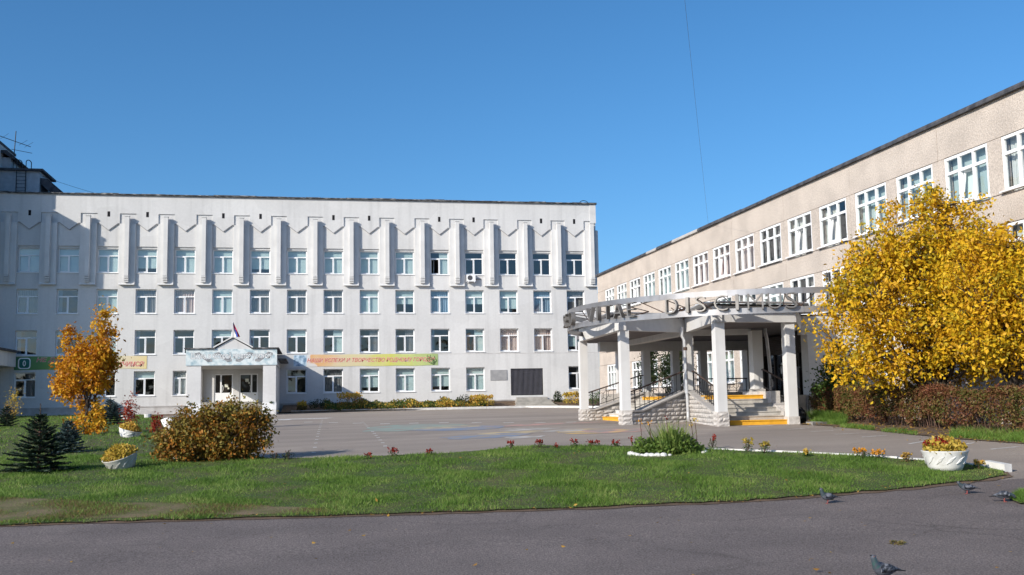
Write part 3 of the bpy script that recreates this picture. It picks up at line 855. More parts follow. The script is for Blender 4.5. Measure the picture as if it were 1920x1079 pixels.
def banner(name, x0, x1, z0, z1, m, label):
    t = thing(name, (x0, D - .03, z0), label, 'banner')
    mb = MB(); n = 24
    for i in range(n):
        a, b = x0 + (x1 - x0) * i / n, x0 + (x1 - x0) * (i + 1) / n
        s = lambda u, k: .03 * math.sin(u * 2.1 + k)
        mb.quad((a, D - .025, z0 + s(a, 0) * .6), (b, D - .025, z0 + s(b, 0) * .6), (b, D - .025, z1 + s(b, 1) * .5), (a, D - .025, z1 + s(a, 1) * .5))
    world_part('cloth', mb, m, t)
    return t
bn = banner('hanging_banner', -1.42, 10.25, 4.84, 5.80, ramp_mat('banner_print', 0, -1.4, 10.3, [(0.0, (0.58, 0.66, 0.70)), (0.11, (0.64, 0.60, 0.58)), (0.14, (0.66, 0.36, 0.15)), (0.34, (0.62, 0.52, 0.34)), (0.5, (0.58, 0.55, 0.28)), (0.66, (0.54, 0.54, 0.11)), (0.80, (0.48, 0.54, 0.20)), (1.0, (0.30, 0.40, 0.17))], noise=.35, nscale=.9), 'orange to lime banner with red lettering under the second floor windows')
words('НАШИ УСПЕХИ И ТВОРЧЕСТВО РОДНОМУ ГОРОДУ!', -.34, 5.12, 10.32, .40, D - .036, bn, red_print, .28, .006, pink_print)
bp_ = MB(); bp_.box(-1.40, -.40, D - .032, D - .028, 4.90, 5.76); world_part('picture', bp_, mat('picture_print', (0.55, 0.68, 0.80), (0.14, 0.24, 0.36), scale=3.5, rough=.6), bn)
br_ = MB()
for k in range(14):
    a = random.uniform(0, 1.4); x = 9.55 + .5 * a * .4; br_.tube([(9.9, D - .034, 4.88), (9.9 + random.uniform(-.7, .3), D - .034, 5.1 + random.uniform(0, .2)), (9.9 + random.uniform(-.9, .3), D - .034, 5.0 + random.uniform(0, .75))], .014, 4)
world_part('printed_branch', br_, mat('branch_print', (0.10, 0.16, 0.06), rough=.6), bn)
bn2 = banner('hanging_banner', -22.34, -12.66, 4.83, 5.84, ramp_mat('banner_print_green', 0, -22.3, -12.6, [(0.0, (0.05, 0.17, 0.08)), (0.25, (0.17, 0.33, 0.08)), (0.5, (0.42, 0.48, 0.16)), (0.8, (0.64, 0.56, 0.40)), (1.0, (0.66, 0.54, 0.26))], noise=.25, nscale=.8), 'green to yellow banner with a white ringed emblem, half hidden by the golden maple')
words('НЕ ДЛЯ ШКОЛЫ,', -20.75, 5.38, 4.5, .38, D - .036, bn2, red_print, .25, .006, pink_print)
words('ЖИЗНИ УЧИМСЯ!', -16.4, 5.02, 3.55, .38, D - .036, bn2, red_print, .25, .006, pink_print)
def rrect(x0, x1, z0, z1, r, n=6):
    out = []
    for cx_, cz_, a0 in ((x1 - r, z1 - r, 0), (x0 + r, z1 - r, 90), (x0 + r, z0 + r, 180), (x1 - r, z0 + r, 270)):
        for k in range(n + 1):
            a = math.radians(a0 + 90 * k / n); out.append((cx_ + r * math.cos(a), cz_ + r * math.sin(a)))
    return out
em = MB(); em.prism(rrect(-22.06, -21.16, 4.90, 5.76, .22), 'y', D - .036, D - .030, 0); em.prism(rrect(-21.98, -21.24, 4.98, 5.68, .17), 'y', D - .040, D - .0365, 1)
em.prism([(-21.61 + .12 * math.cos(a), 5.33 + .22 * math.sin(a)) for a in np.linspace(0, 2 * math.pi, 17)[:-1]], 'y', D - .043, D - .0405, 0)
em.prism([(-21.61 + .05 * math.cos(a), 5.33 + .14 * math.sin(a)) for a in np.linspace(0, 2 * math.pi, 17)[:-1]], 'y', D - .046, D - .0435, 1)
world_part('emblem', em, [M['pvc'], mat('teal_print', (0.02, 0.16, 0.13), rough=.6)], bn2)

# ------------------------------------------------------------------ entrance porch of the white school
PY = 75.6
EP = thing('entrance_porch', (-5.6, PY, 1.15), 'white entrance porch with gable and painted sign board in front of the school', 'porch')
x0, zs1 = -8.67, 5.85
x1, zs0 = -2.43, 4.66
zc0 = 1.1
xl1 = (-7.64, 3.40)[0]
xr0 = (-3.39, 3.34)[0]
YB = 83.4
# side walls, back wall, ceiling
pb = MB(); pb.box(x0 + .10, xl1, PY + .02, PY + .62, zc0, zs0); world_part('pillar', pb, M['plaster'], EP)
pb = MB(); pb.box(xr0, x1 - .06, PY + .02, PY + .62, zc0, zs0); world_part('pillar', pb, M['plaster'], EP)
pb = MB(); pb.box(x0 + .10, x0 + .38, YB - .5, YB, zc0, zs0); world_part('side_wall', pb, M['plaster'], EP)
pb = MB(); pb.box(x1 - .34, x1 - .06, PY + .62, D - .11, zc0, zs0); world_part('side_wall', pb, M['plaster'], EP)
for (a, b) in ((x0 + .06, xl1 + .03), (xr0 - .03, x1 - .02)):
    pb = MB(); pb.prism([(PY - .34, zc0), (PY - .34, zc0 + .42), (PY + .0, zc0 + .92), (PY + .019, zc0 + .92), (PY + .019, zc0)], 'x', a, b)
    world_part('pillar_foot', pb, M['plaster_trim'], EP)
dx = [((-7.42, 4.33)[0], (-6.01, 4.32)[0]), ((-5.53, 4.31)[0], (-4.11, 4.29)[0])]
DZ0, DZ1 = 2.12, 4.30
bw = MB(); holes_wall(bw, x0 + .38, x1 - .34, zc0, zs0, [(a, b, DZ0, DZ1) for a, b in dx], YB, .16)
world_part('back_wall', bw, M['plaster'], EP)
dk = MB(); dk.box(x0 + .4, x1 - .36, YB + .5, YB + .55, 1.2, zs0)
world_part('lobby', dk, M['room'], EP)
fl = MB(); fl.box(x0 + .38, x1 - .34, YB - 3.0, YB + .5, 1.2, DZ0)
for k in range(4): fl.box(xl1 + .03, xr0 - .03, YB - 3.0 - .36 * (k + 1), YB - 3.0 - .36 * k, 1.05, DZ0 - .19 * (k + 1))
world_part('entrance_steps', fl, M['concrete'], EP)
cb = MB(); cb.box(x0 + .02, x1, PY + .1, D - .11, zs0, zs0 + .25)
cb.prism([(PY + .02, zs0), (PY + .25, zs0), (PY + .25, zs1), (PY + .02, zs1)], 'x', x0 + .02, x1)
world_part('beam', cb, M['plaster'], EP)
gxl, gzl = -6.75, 5.91
gxp, gzp = -5.48, 6.66
gxr, gzr = -4.18, 5.93
gb_ = MB(); gb_.prism([(gxl, zs1 - .02), (gxp, gzp - .06), (gxr, zs1 - .02)], 'y', PY + .03, PY + 3.5)
world_part('gable', gb_, M['plaster'], EP)
ro = MB()
ro.box(x0 - .12, gxl + .05, PY - .2, D - .11, zs1, zs1 + .07); ro.box(gxr - .05, x1 + .14, PY - .2, D - .11, zs1, zs1 + .07)
ro.box(gxl + .05, gxr - .05, PY + 3.5, D - .11, zs1, zs1 + .07)
for (a, za, b, zb) in ((gxl - .08, zs1 + .05, gxp, gzp), (gxr + .08, zs1 + .05, gxp, gzp)):
    dxx = .06
    rg = MB(); rg.prism([(a, za), (b, zb), (b, zb + .10), (a, za + .10)], 'y', PY - .10, PY + 3.5); world_part('gable_edge', rg, M['plaster_trim'], EP)
ro.box(x1 + .001, x1 + .62, PY + 2.2, D - .11, zs0 + .45, zs0 + .56)
world_part('roof', ro, M['flashing'], EP)
sg = MB(); sg.box(x0 + .0, x1 + .01, PY - .05, PY + .0, zs0 + .02, zs1 - .03)
sign = world_part('sign_board', sg, mat('pale_floral_print', (0.62, 0.68, 0.70), (0.30, 0.42, 0.48), scale=3.2, rough=.6, detail=8, lo=.42, hi=.68), EP)
ribbon_mat = mat('grey_ribbon_print', (0.16, 0.17, 0.19), (0.34, 0.34, 0.35), scale=5, rough=.6)
zc = (zs0 + zs1) / 2
for k in range(4):
    cx_ = x0 + (x1 - x0) * (.20 + .215 * k); s = 1 if k < 2 else -1
    rb = MB()
    pts = [(-.68, .18, .10), (-.35, .26, .11), (-.05, .0, .13), (.25, -.24, .12), (.55, -.22, .08)]
    for (a, b) in zip(pts[:-1], pts[1:]):
        rb.quad((cx_ + s * a[0], PY - .054, zc + a[1] - a[2]), (cx_ + s * b[0], PY - .054, zc + b[1] - b[2]), (cx_ + s * b[0], PY - .054, zc + b[1] + b[2]), (cx_ + s * a[0], PY - .054, zc + a[1] + a[2]))
    world_part('printed_ribbon', rb, ribbon_mat, sign)
words('Школа, в которой хочется учиться!', x0 + .35, zc - .20, x1 - x0 - .75, .52, PY - .062, sign, mat('white_print', (0.85, 0.86, 0.87), rough=.6), 0.0, .012, mat('grey_outline_print', (0.22, 0.26, 0.29), rough=.6))
ltr = MB()
for (a, b) in dx:
    w = b - a; door = MB(); t = .09
    h = DZ1 - DZ0
    fr = MB()
    fr.box(a, b, YB + .06, YB + .13, DZ1 - t, DZ1); fr.box(a, a + t, YB + .06, YB + .13, DZ0, DZ1 - t); fr.box(b - t, b, YB + .06, YB + .13, DZ0, DZ1 - t)
    sx = a + .50 if a < -6.6 else b - .50
    fr.box(sx - .06, sx + .06, YB + .055, YB + .135, DZ0, DZ1 - t)
    fr.box(a + t, b - t, YB + .06, YB + .13, DZ0, DZ0 + .62)
    fr.box(a + t, b - t, YB + .058, YB + .132, DZ0 + .62, DZ0 + .72)
    dof = world_part('door', fr, M['pvc'], EP)
    for (u, v) in ((a + t, sx - .06), (sx + .06, b - t)):
        q = MB(); q.quad((u, YB + .095, DZ0 + .72), (v, YB + .095, DZ0 + .72), (v, YB + .095, DZ1 - t), (u, YB + .095, DZ1 - t))
        world_part('door_glass', q, M['dark_glass'], dof)
    hx = sx + .12 if a < -6.6 else sx - .12
    world_part('door_handle', MB().tube([(hx, YB + .05, DZ0 + .8), (hx + .05, YB + .0, DZ0 + .95), (hx + .05, YB + .0, DZ0 + 1.15), (hx, YB + .05, DZ0 + 1.3)], .022, 6), M['pvc'], dof)
    q = MB(); nx = a + .78 if a < -6.6 else a + .45; nz_ = DZ0 + (1.15 if a < -6.6 else 1.55)
    q.box(nx, nx + .26, YB + .080, YB + .084, nz_, nz_ + .24); q.box(nx + .22, nx + .34, YB + .080, YB + .084, nz_ - .16, nz_ - .02)
    world_part('paper_notice', q, mat('notice_paper', (0.75, 0.73, 0.60), (0.6, 0.62, 0.55), rough=.8), dof)
    lp = MB(); lp.lathe([(0.0, -.15), (.11, -.12), (.17, -.04), (.17, .02), (.06, .05)], 16)
    lo_ = put('porch_lamp', lp.mesh('porch_lamp', mat('milky_lamp', (0.55, 0.56, 0.58), rough=.4), True), EP, loc=((a + b) / 2 + .15 + 5.6, YB - .2 - PY, 4.75 - 1.15))
# flag on the gable
fg = thing('national_flag', (gxp, PY - .05, gzp), 'small white blue and red flag hanging on the porch gable', 'flag')
world_part('pole', MB().tube([(gxp + .22, PY - .05, gzp - .05), (gxp - .04, PY - .05, gzp + 1.12)], .02, 6), M['zinc'], fg)
cols = [mat('flag_white', (0.8, 0.8, 0.8)), mat('flag_blue', (0.03, 0.08, 0.40)), mat('flag_red', (0.55, 0.02, 0.03))]
fb = MB()
for k in range(3):
    for j in range(8):
        u0, u1 = j / 8, (j + 1) / 8
        def fp(u, v):       # u down the hoist fold, v across
            return (gxp - .02 + .20 * u * 1.0 + (v - .2) * .34 * (0.15 + u), PY - .08 - .10 * math.sin(u * 5 + v * 6), gzp + 1.06 - 1.04 * u)
        fb.quad(fp(u0, k / 3), fp(u1, k / 3), fp(u1, (k + 1) / 3), fp(u0, (k + 1) / 3), m=k)
world_part('cloth', fb, cols, fg)

# ================================================================== long panel building on the right
pan = thing('panel_building', (XR, 50, 0.9), 'long beige concrete panel block in three storeys with white windows', 'building')
RW, RHT, RY0, RDY = 2.30, 1.745, D - 11.454, 3.0
SILLS = [2.56, 5.34, 8.108]
Y_FAR, Y_NEAR, RTOP = 75.45, 19.7, 11.18
rwin = []
for f_ in range(3):
    for k in range(0, 18):
        ya = RY0 - RDY * k
        if f_ < 2 and 36.4 < ya - RW / 2 < 42.2 and f_ == 0: continue
        rwin.append((f_, k, ya, SILLS[f_]))
# inner shell seen through the joints and windows
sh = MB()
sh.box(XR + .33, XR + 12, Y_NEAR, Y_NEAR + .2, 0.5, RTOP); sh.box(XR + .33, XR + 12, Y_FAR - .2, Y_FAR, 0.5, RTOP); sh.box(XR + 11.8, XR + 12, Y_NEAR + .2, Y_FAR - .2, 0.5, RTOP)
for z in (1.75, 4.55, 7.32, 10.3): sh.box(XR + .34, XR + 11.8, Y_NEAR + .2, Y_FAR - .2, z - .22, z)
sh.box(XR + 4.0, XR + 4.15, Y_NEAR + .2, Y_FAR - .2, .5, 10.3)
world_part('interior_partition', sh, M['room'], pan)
joints = [Y_FAR, 73.65] + [D - 11.454 - 3 * k - 2.65 for k in (1, 3, 5, 7, 9, 11, 13, 15)] + [Y_NEAR]
def panel(y0, y1, z0, z1, name='panel', x=XR, m=None, t=.32, gap=.012):
    mb = MB(); mb.box(x + random.uniform(-.004, .004), x + t, y0 + gap, y1 - gap, z0 + gap, z1 - gap)
    return world_part(name, mb, m or M['panel'], pan)
for a, b in zip(joints[1:], joints[:-1]):
    panel(a, b, 9.87, RTOP)                        # parapet
    for z0, z1 in ((0.5, 2.50), (4.32, 5.28), (7.10, 8.05)):
        panel(a, b, z0, z1)
    inside = sorted([(y - RW, y) for f_, k, y, z in rwin if f_ == 2 and a - .2 < y - RW and y < b + .2])
    for (z0, z1) in ((2.50, 4.32), (5.28, 7.10), (8.05, 9.87)):
        e = [a] + [v for p in inside for v in p] + [b]
        for u, v in zip(e[::2], e[1::2]):
            if v - u > .08: panel(u, v, z0, z1, 'pier_panel', XR - .015)
jm = MB(); jm.box(XR + .05, XR + .30, Y_NEAR + .01, Y_FAR - .01, 9.93, RTOP - .03)
for z0, z1 in ((0.55, 2.45), (4.37, 5.23), (7.15, 8.0)): jm.box(XR + .05, XR + .30, Y_NEAR + .01, Y_FAR - .01, z0, z1)
world_part('joint_filling', jm, M['mortar'], pan)
cp = MB(); y = Y_NEAR
while y < Y_FAR:
    L_ = random.choice([2.0, 2.9, 3.0, 4.2]); y2 = min(y + L_, Y_FAR + .1)
    o_ = random.uniform(.10, .15)
    mb = MB(); mb.prism([(XR - o_, RTOP - .07), (XR - o_, RTOP + .01), (XR - o_ + .05, RTOP + .09 + random.uniform(-.01, .02)), (XR + .6, RTOP + .11), (XR + .6, RTOP), (XR - .02, RTOP), (XR - .02, RTOP - .07)], 'y', y + .01, y2 - .01)
    world_part('coping', mb, M['roofing'] if random.random() < .86 else M['stone_cap'], pan)
    y = y2
rt = MB(); rt.box(XR + .6, XR + 12.1, Y_NEAR, Y_FAR + .1, RTOP, RTOP + .1); world_part('roof', rt, M['roofing'], pan)

# window prototype of this block; its plane is X, facing -X; local y runs along the wall
def rframe():
    mb = MB(); w, h, t = RW, RHT, .095; tr = 1.19
    B = lambda a, b, c, d, e=0: mb.box(-.05 - e, .05, a, b, c, d)
    B(0, w, 0, t); B(0, w, h - t, h); B(0, t, t, h - t); B(w - t, w, t, h - t)
    B(t, w - t, tr - .05, tr + .05, .004)
    for k in (1, 2): B(w * k / 3 - .055, w * k / 3 + .055, t, tr - .05, .002); B(w * k / 3 - .045, w * k / 3 + .045, tr + .05, h - t, .002)
    return mb.mesh('window', M['pvc'])
rf_me = rframe()
rp = []
for i in range(3):
    a, b = RW * i / 3 + .055, RW * (i + 1) / 3 - .055
    for (c, d) in ((.09, 1.145), (1.235, RHT - .09)):
        mb = MB(); mb.quad((0, a - .02, c), (0, a - .02, d), (0, b + .02, d), (0, b + .02, c)); rp.append(mb.mesh('pane', M['glass']))
mb = MB(); mb.box(-.21, -.051, -.06, RW + .06, -.04, 0.0); rsill = mb.mesh('window_sill', M['pvc'])
def rcurt(m, a, b, z0, z1, n, amp, name):
    mb = MB(); ys = np.linspace(a, b, n * 4 + 1)
    for i in range(len(ys) - 1):
        xa = .24 + amp * math.sin(i * math.pi / 2 + .4); xb = .24 + amp * math.sin((i + 1) * math.pi / 2 + .4)
        mb.quad((xa, ys[i], z0), (xa, ys[i], z1), (xb, ys[i + 1], z1), (xb, ys[i + 1], z0))
    return mb.mesh(name, m, True)
rc = {'rose': rcurt(M['curtain_rose'], .03, RW - .03, .02, RHT - .03, 9, .03, 'curtain'), 'blind': rcurt(M['blind'], .03, RW - .03, .02, RHT - .03, 1, 0, 'blind'),
      'white': rcurt(M['curtain_white'], .03, RW - .03, .02, RHT - .03, 10, .03, 'curtain'), 'left': rcurt(M['curtain_white'], RW * .55, RW - .03, .02, RHT - .03, 5, .03, 'curtain'), 'right': rcurt(M['curtain_grey'], .03, RW * .4, .02, RHT - .03, 5, .03, 'curtain')}
mb = MB(); sw = RW / 3 - .13
mb.box(-.03, .03, 0, sw, 0, .06); mb.box(-.03, .03, 0, sw, 1.0, 1.06); mb.box(-.03, .03, 0, .06, .06, 1.0); mb.box(-.03, .03, sw - .06, sw, .06, 1.0)
rsash = mb.mesh('open_sash', M['pvc'])
pat = {0: 'white', 1: 'white', 2: 'left', 3: 'blind', 4: 'blind', 5: 'blind', 6: 'rose', 7: 'rose', 8: 'rose', 9: 'right', 10: 'left', 11: 'left', 12: 'blind', 13: 'blind', 14: 'blind', 15: 'left', 16: 'white', 17: 'left'}
for f_, k, ya, z in rwin:
    o = put('window', rf_me, pan, loc=(.06, ya - RW - 50, z - .9))
    tilted = f_ == 2 and k in (2, 7, 10, 11, 14)
    for i, me in enumerate(rp):
        if tilted and i == 2: continue
        put('pane', me, o)
    put('window_sill', rsill, o)
    kd = pat[k] if f_ == 2 else random.choice(['white', 'blind', 'left', 'blind', 'white', 'right'])
    put('blind' if kd == 'blind' else 'curtain', rc[kd], o)
    if tilted:
        put('open_sash', rsash, o, loc=(-.05, RW / 3 + .065, .10), rot=(0, math.radians(9), 0))

# ================================================================== round entrance portico at the panel building
PA, PB_, PC, PD, PG = (11.33, 42.95), (11.03, 36.02), (13.14, 32.20), (15.78, 32.48), (14.02, 37.45)
OX, OY, RR = 17.25, 37.7, 7.54
PZ = 1.87            # platform
BZ = 4.32            # underside of the beams
port = thing('entrance_portico', (OX, OY, 0.9), 'white entrance portico with square columns, stone flank walls and a steel ring of letters', 'portico')
CW = 0.33
def column(x, y, z0, plinth, top=BZ, w=CW, base=True):
    mb = MB(); mb.box(x, x + w, y, y + w, plinth, top)
    c = world_part('column', mb, M['plaster_trim'], port)
    if base:
        mb = MB(); e = .03
        mb.box(x - e, x + w + e, y - e, y + w + e, z0 - .15, plinth - .001)
        b = world_part('column_plinth', mb, M['stone'], c)
    return c
column(*PA, .9, 1.42); column(*PB_, .85, 1.42); column(*PC, .8, 1.36); column(*PD, .8, 1.15)
column(PG[0], PG[1] - .05, 1.9, 2.12, base=False)
column(16.35, 36.45, 1.8, 2.12, w=.40)
for x in (13.62, 14.85, 16.25, 17.6): column(x, 45.02, 1.0, 2.12, top=3.979)
column(19.9, 45.02, 1.0, 2.12, w=.6, top=3.979)

# roof slab with folded fascia
outline = [(PA[0] - .03, PA[1] + .36), (PA[0] - .03, PA[1] - .03), (PB_[0] - .04, PB_[1] - .04), (PG[0] + .02, PG[1] - .08), (PC[0] - .03, PC[1] - .05), (PD[0] + .38, PD[1] - .05), (18.35, 36.45), (XR - .02, 36.45), (XR - .02, 46.2), (12.6, 46.2)]
mb = MB(); mb.prism(outline, 'z', BZ + .10, BZ + .54); world_part('roof_slab', mb, mat('shade_soffit', (0.17, 0.16, 0.17), (0.13, 0.12, 0.13), scale=2, rough=.9), port)  # dark grey puts the shade under the canopy into the slab's colour
def beam(a, b, z0, z1, t=.30, name='beam', m=None, off=0.0):
    a = Vector((*a, 0)); b = Vector((*b, 0)); d = (b - a).normalized(); n = Vector((-d.y, d.x, 0))
    p = [a + n * off, b + n * off, b + n * (t + off), a + n * (t + off)]
    mb = MB(); mb.prism([(q.x, q.y) for q in p], 'z', z0, z1)
    return world_part(name, mb, m or M['plaster'], port)
k = len(outline)
for i in range(1, 7):
    a, b = outline[i], outline[(i + 1) % k]
    beam(a, b, BZ, BZ + .54, .26, off=-.003)
beam((12.8, 45.0), (XR - .05, 45.0), 3.98, BZ + .098, .34)
beam((PG[0], PG[1]), (16.5, 36.9), BZ - .12, BZ + .098, .3)
beam((PG[0] + .1, PG[1]), (PG[0] + .1, 45.0), BZ - .12, BZ + .098, .3)
mb = MB(); mb.prism([(x + (x - OX) * .012, y + (y - OY) * .012) for x, y in outline], 'z', BZ + .54, BZ + .60); world_part('roof_sheet', mb, M['roofing'], port)
for i in range(1, 6):
    a, b = Vector((*outline[i], 0)), Vector((*outline[i + 1], 0)); d = (b - a).normalized(); n = Vector((d.y, -d.x, 0))
    e0 = .12 if i != 3 else -.30; e1 = .12 if i != 2 else -.30
    q = [a - d * e0, b + d * e1, b + d * e1 + n * .42, a - d * e0 + n * .42]
    mb = MB(); mb.prism([(p.x, p.y) for p in q], 'z', BZ + .605 + .004 * i, BZ + .64 + .004 * i)
    world_part('roof_edge', mb, M['zinc'], port)

# platform
mb = MB(); mb.prism([(14.1, 45.6), (14.1, 37.9), (14.3, 37.3), (13.75, 34.9), (16.2, 34.9), (18.5, 36.6), (XR - .02, 36.6), (XR - .02, 45.6)], 'z', .6, PZ)
world_part('platform', mb, M['step_grey'], port)

# stairs
RISE = (PZ - .88) / 7
for i in range(7):
    z0 = .6; z1 = .88 + RISE * (i + 1)
    mb = MB(); y = 32.62 + .34 * i
    if i < 6: mb.box(13.30 + .06 * i, 15.86, y, y + .36 if i < 6 else 34.9, z0, z1)
    else: mb.box(13.75, 15.86, y, 34.899, z0, z1)
    mb.box(13.28 + .06 * i, 15.86, y - .03, y + .34, z1, z1 + .03)
    world_part('step', mb, M['yellow_paint'] if i in (0, 6) else M['step_grey'], port)
for i in range(7):
    z0 = .6; z1 = .93 + (PZ - .93) / 7 * (i + 1)
    mb = MB(); x = 12.25 + .30 * i
    ys = 36.04 + (x + .31 - 11.37) * .54 + .40; mb.box(x, x + .32 if i < 6 else 14.099, ys, 42.9, z0, z1); mb.box(x - .03, x + .30, ys, 42.9, z1, z1 + .03)
    world_part('step', mb, M['yellow_paint'] if i in (0, 6) else M['white_paint'] if i < 3 else M['step_grey'], port)

# stone blocks laid in courses on a vertical face from a to b under the line of tops
def block_mesh(w, h, d=.05):
    mb = MB(); nx = 4
    pts = []
    xs = [0] + [w * (j + random.uniform(-.2, .2)) / (nx - 1) for j in range(1, nx - 1)] + [w]
    g_ = .012
    f = []
    for j, x in enumerate(xs):
        x = min(max(x, g_), w - g_)
        for z in (g_, h * .5, h - g_):
            edge = (j in (0, nx - 1)) or z != h * .5
            f.append((x, -(.012 + (random.uniform(0, .012) if edge else random.uniform(.022, d))), z))
    n0 = 0
    mb.v = f
    for j in range(nx - 1):
        for r in range(2):
            q = (j * 3 + r, (j + 1) * 3 + r, (j + 1) * 3 + r + 1, j * 3 + r + 1)
            mb.f.append(q); mb.m.append(0)
    base = len(mb.v); rim = [0, 3, 6, 9, 10, 11, 8, 5, 2, 1]
    mb.v += [(mb.v[i][0], .03, mb.v[i][2]) for i in rim]
    for j in range(len(rim)):
        j2 = (j + 1) % len(rim)
        mb.f.append((rim[j], base + j, base + j2, rim[j2])); mb.m.append(0)
    return mb.mesh('stone_block', M['stone'])
BL = [(w, h, block_mesh(w, h)) for w in (.26, .34, .42, .52) for h in (.155,) for _ in range(3)]
def clad(parent, a, b, z0, top, lim=140):
    """top(t) gives the upper edge at the fraction t along a-b"""
    a = Vector((*a, 0)); b = Vector((*b, 0)); L_ = (b - a).length; ang = math.atan2((b - a).y, (b - a).x)
    par = Vector((0, 0, 0)); p = parent
    while p is not None: par += p.location; p = p.parent
    z = z0; row = 0; n = 0
    while True:
        u = -.01 - random.uniform(0, .2) * (row % 2)
        any_ = False
        while u < L_ - .05:
            w, h, me = random.choice(BL)
            u0 = max(u, 0.0); u1 = min(u + w, L_)
            tm = min(top(u0 / L_), top(u1 / L_))
            if u1 - u0 > .08 and z + h * .55 < tm:
                sx = (u1 - u0) / w; sz = min(1.0, (tm - z) / h)
                o = put('stone_block', me, parent, loc=tuple(a.lerp(b, u0 / L_) + Vector((0, 0, z + random.uniform(-.004, .004))) - par), rot=(0, 0, ang))
                o.scale = (sx, 1, sz); any_ = True; n += 1
            u += w
        z += .157; row += 1
        if not any_ or n > lim: break
def flank(a, b, za, zb, z0, t=.32, lead=0.0, name='flank_wall', both=False, side=1):
    """stone wall with a sloping top from a (height za) to b (zb); outer face on a-b"""
    A = Vector((*a, 0)); B = Vector((*b, 0)); d = (B - A).normalized(); n = Vector((-d.y, d.x, 0)) * side
    L_ = (B - A).length
    def top(s):
        q = s * L_
        return za if q < lead else za + (zb - za) * (q - lead) / (L_ - lead)
    mb = MB()
    prof = [(0, z0 - .2), (L_, z0 - .2), (L_, zb), (lead, za)] + ([(0, za)] if lead > 0 else [])
    n0 = len(prof)
    def P(u, z, w): q = A + d * u + n * w; return (q.x, q.y, z)
    v0 = [P(u, z, 0.0) for u, z in prof]; v1 = [P(u, z, t) for u, z in prof]
    mb.quad(*v0); mb.quad(*v1[::-1])
    for i in range(n0):
        j = (i + 1) % n0; mb.quad(v0[i], v1[i], v1[j], v0[j])
    w = world_part(name, mb, M['mortar_dark'], port)
    cpm = MB(); pr_ = [(0, za), (lead, za), (L_, zb)] if lead > 0 else [(0, za), (L_, zb)]
    for (u0, z0_), (u1, z1_) in zip(pr_[:-1], pr_[1:]):
        q = [P(u0, z0_ + .002, -.07), P(u1, z1_ + .002, -.07), P(u1, z1_ + .002, t + .05), P(u0, z0_ + .002, t + .05)]
        r = [(x, y, z + .055) for x, y, z in q]
        cpm.quad(*q[::-1]); cpm.quad(*r)
        for i in range(4): j = (i + 1) % 4; cpm.quad(q[i], q[j], r[j], r[i])
    world_part('coping', cpm, M['stone_cap'], w)
    return w, top
M['mortar_dark'] = mat('stone_bedding', (0.30, 0.29, 0.28), (0.24, 0.23, 0.22), scale=6, rough=.95)
FB = flank((PB_[0] + .34, PB_[1] + .02), (PG[0], PG[1] - .02), 1.36, 2.06, .86, lead=.55)
clad(FB[0], (PB_[0] + .34, PB_[1] + .02), (PG[0], PG[1] - .02), .86, FB[1])
FC = flank((PG[0] + .02, PG[1] - .2), (PC[0] + .0, PC[1] + .34), 2.06, 1.32, .82)
clad(FC[0], (PG[0] + .02, PG[1] - .2), (PC[0] + .0, PC[1] + .34), .82, FC[1])
FD = flank((16.18, PD[1] + .36), (16.55, 36.45), 1.30, 2.06, .8, t=.34)
mb = MB(); mb.box(15.86, 16.2, 34.0, 36.44, .7, 2.02); mb.box(15.86, 16.2, PD[1] + .36, 34.0, .7, 1.52); world_part('flank_pier', mb, M['stone'], port)
FA = flank((PA[0] + .35, PA[1] - .02), (14.3, 43.38), 1.36, 2.06, .9, lead=.25)
clad(FA[0], (PA[0] + .35, PA[1] - .02), (14.3, 43.38), .9, FA[1], 70)
# plinths of the two front columns and of the corner one get their stones too
for (x, y), zt in ((PA, 1.40), (PB_, 1.40), (PC, 1.34)):
    pp = [o for o in port.children if o.name.startswith('column')]
    best = min(pp, key=lambda o: (o.data.vertices[0].co.xy - Vector((x, y))).length)
    pl_ = best.children[0]
    for (a, b) in (((x - .03, y - .03), (x + CW + .03, y - .03)), ((x - .03, y + CW + .03), (x - .03, y - .03))):
        clad(pl_, a, b, float(gz(x, y)) - .02, lambda t, q=zt: q, 12)

# railings on the flank walls
def railing(a, b, za, zb, zr=.72, n=9, motif=True, name='railing'):
    """a, b: feet of the rail on the coping"""
    r = bpy.data.objects.new(name, None); link(r); r.parent = port; r.location = Vector((a[0], a[1], za)) - Vector(port.location)
    A = Vector((*a, za)); B = Vector((*b, zb)); up_ = Vector((0, 0, 1))
    world_part('handrail', MB().tube([A + up_ * zr - (B - A).normalized() * .25, A + up_ * zr, B + up_ * zr, B + up_ * zr + Vector(((B - A).x, (B - A).y, 0)).normalized() * .15], .03, 6), M['rail_iron'], r)
    world_part('lower_rail', MB().tube([A + up_ * .08, B + up_ * .08], .014, 5), M['black_iron'], r)
    for i in range(n + 1):
        p = A.lerp(B, i / n)
        main = i in (0, n)
        world_part('baluster', MB().tube([p, p + up_ * zr], .022 if main else .012, 5), M['black_iron'], r)
    if motif:
        for s in (.27, .73):
            c = A.lerp(B, s) + up_ * zr * .54; dv = (B - A).normalized(); dh = .30
            ring = []
            for k in range(6):
                ang = math.pi / 3 * k + math.pi / 2
                ring.append(c + dv * math.cos(ang) * .15 + up_ * math.sin(ang) * .17)
            mb = MB()
            for k in range(6):
                mb.tube([ring[k], ring[(k + 1) % 6]], .010, 4)
                dd = (ring[k] - c)
                mb.tube([ring[k], ring[k] + dd * .75], .010, 4)
            world_part('ornament', mb, M['black_iron'], r)
    return r
fd = lambda q, s: q + s
railing((PB_[0] + .62, PB_[1] + .42), (PG[0] - .2, PG[1] - .0), 1.42, 2.08, n=10)
railing((PC[0] + .30, PC[1] + .75), (PG[0] + .1, PG[1] - .55), 1.40, 2.10, n=12)
railing((16.36, PD[1] + .5), (16.66, 36.3), 1.38, 2.12, n=8)
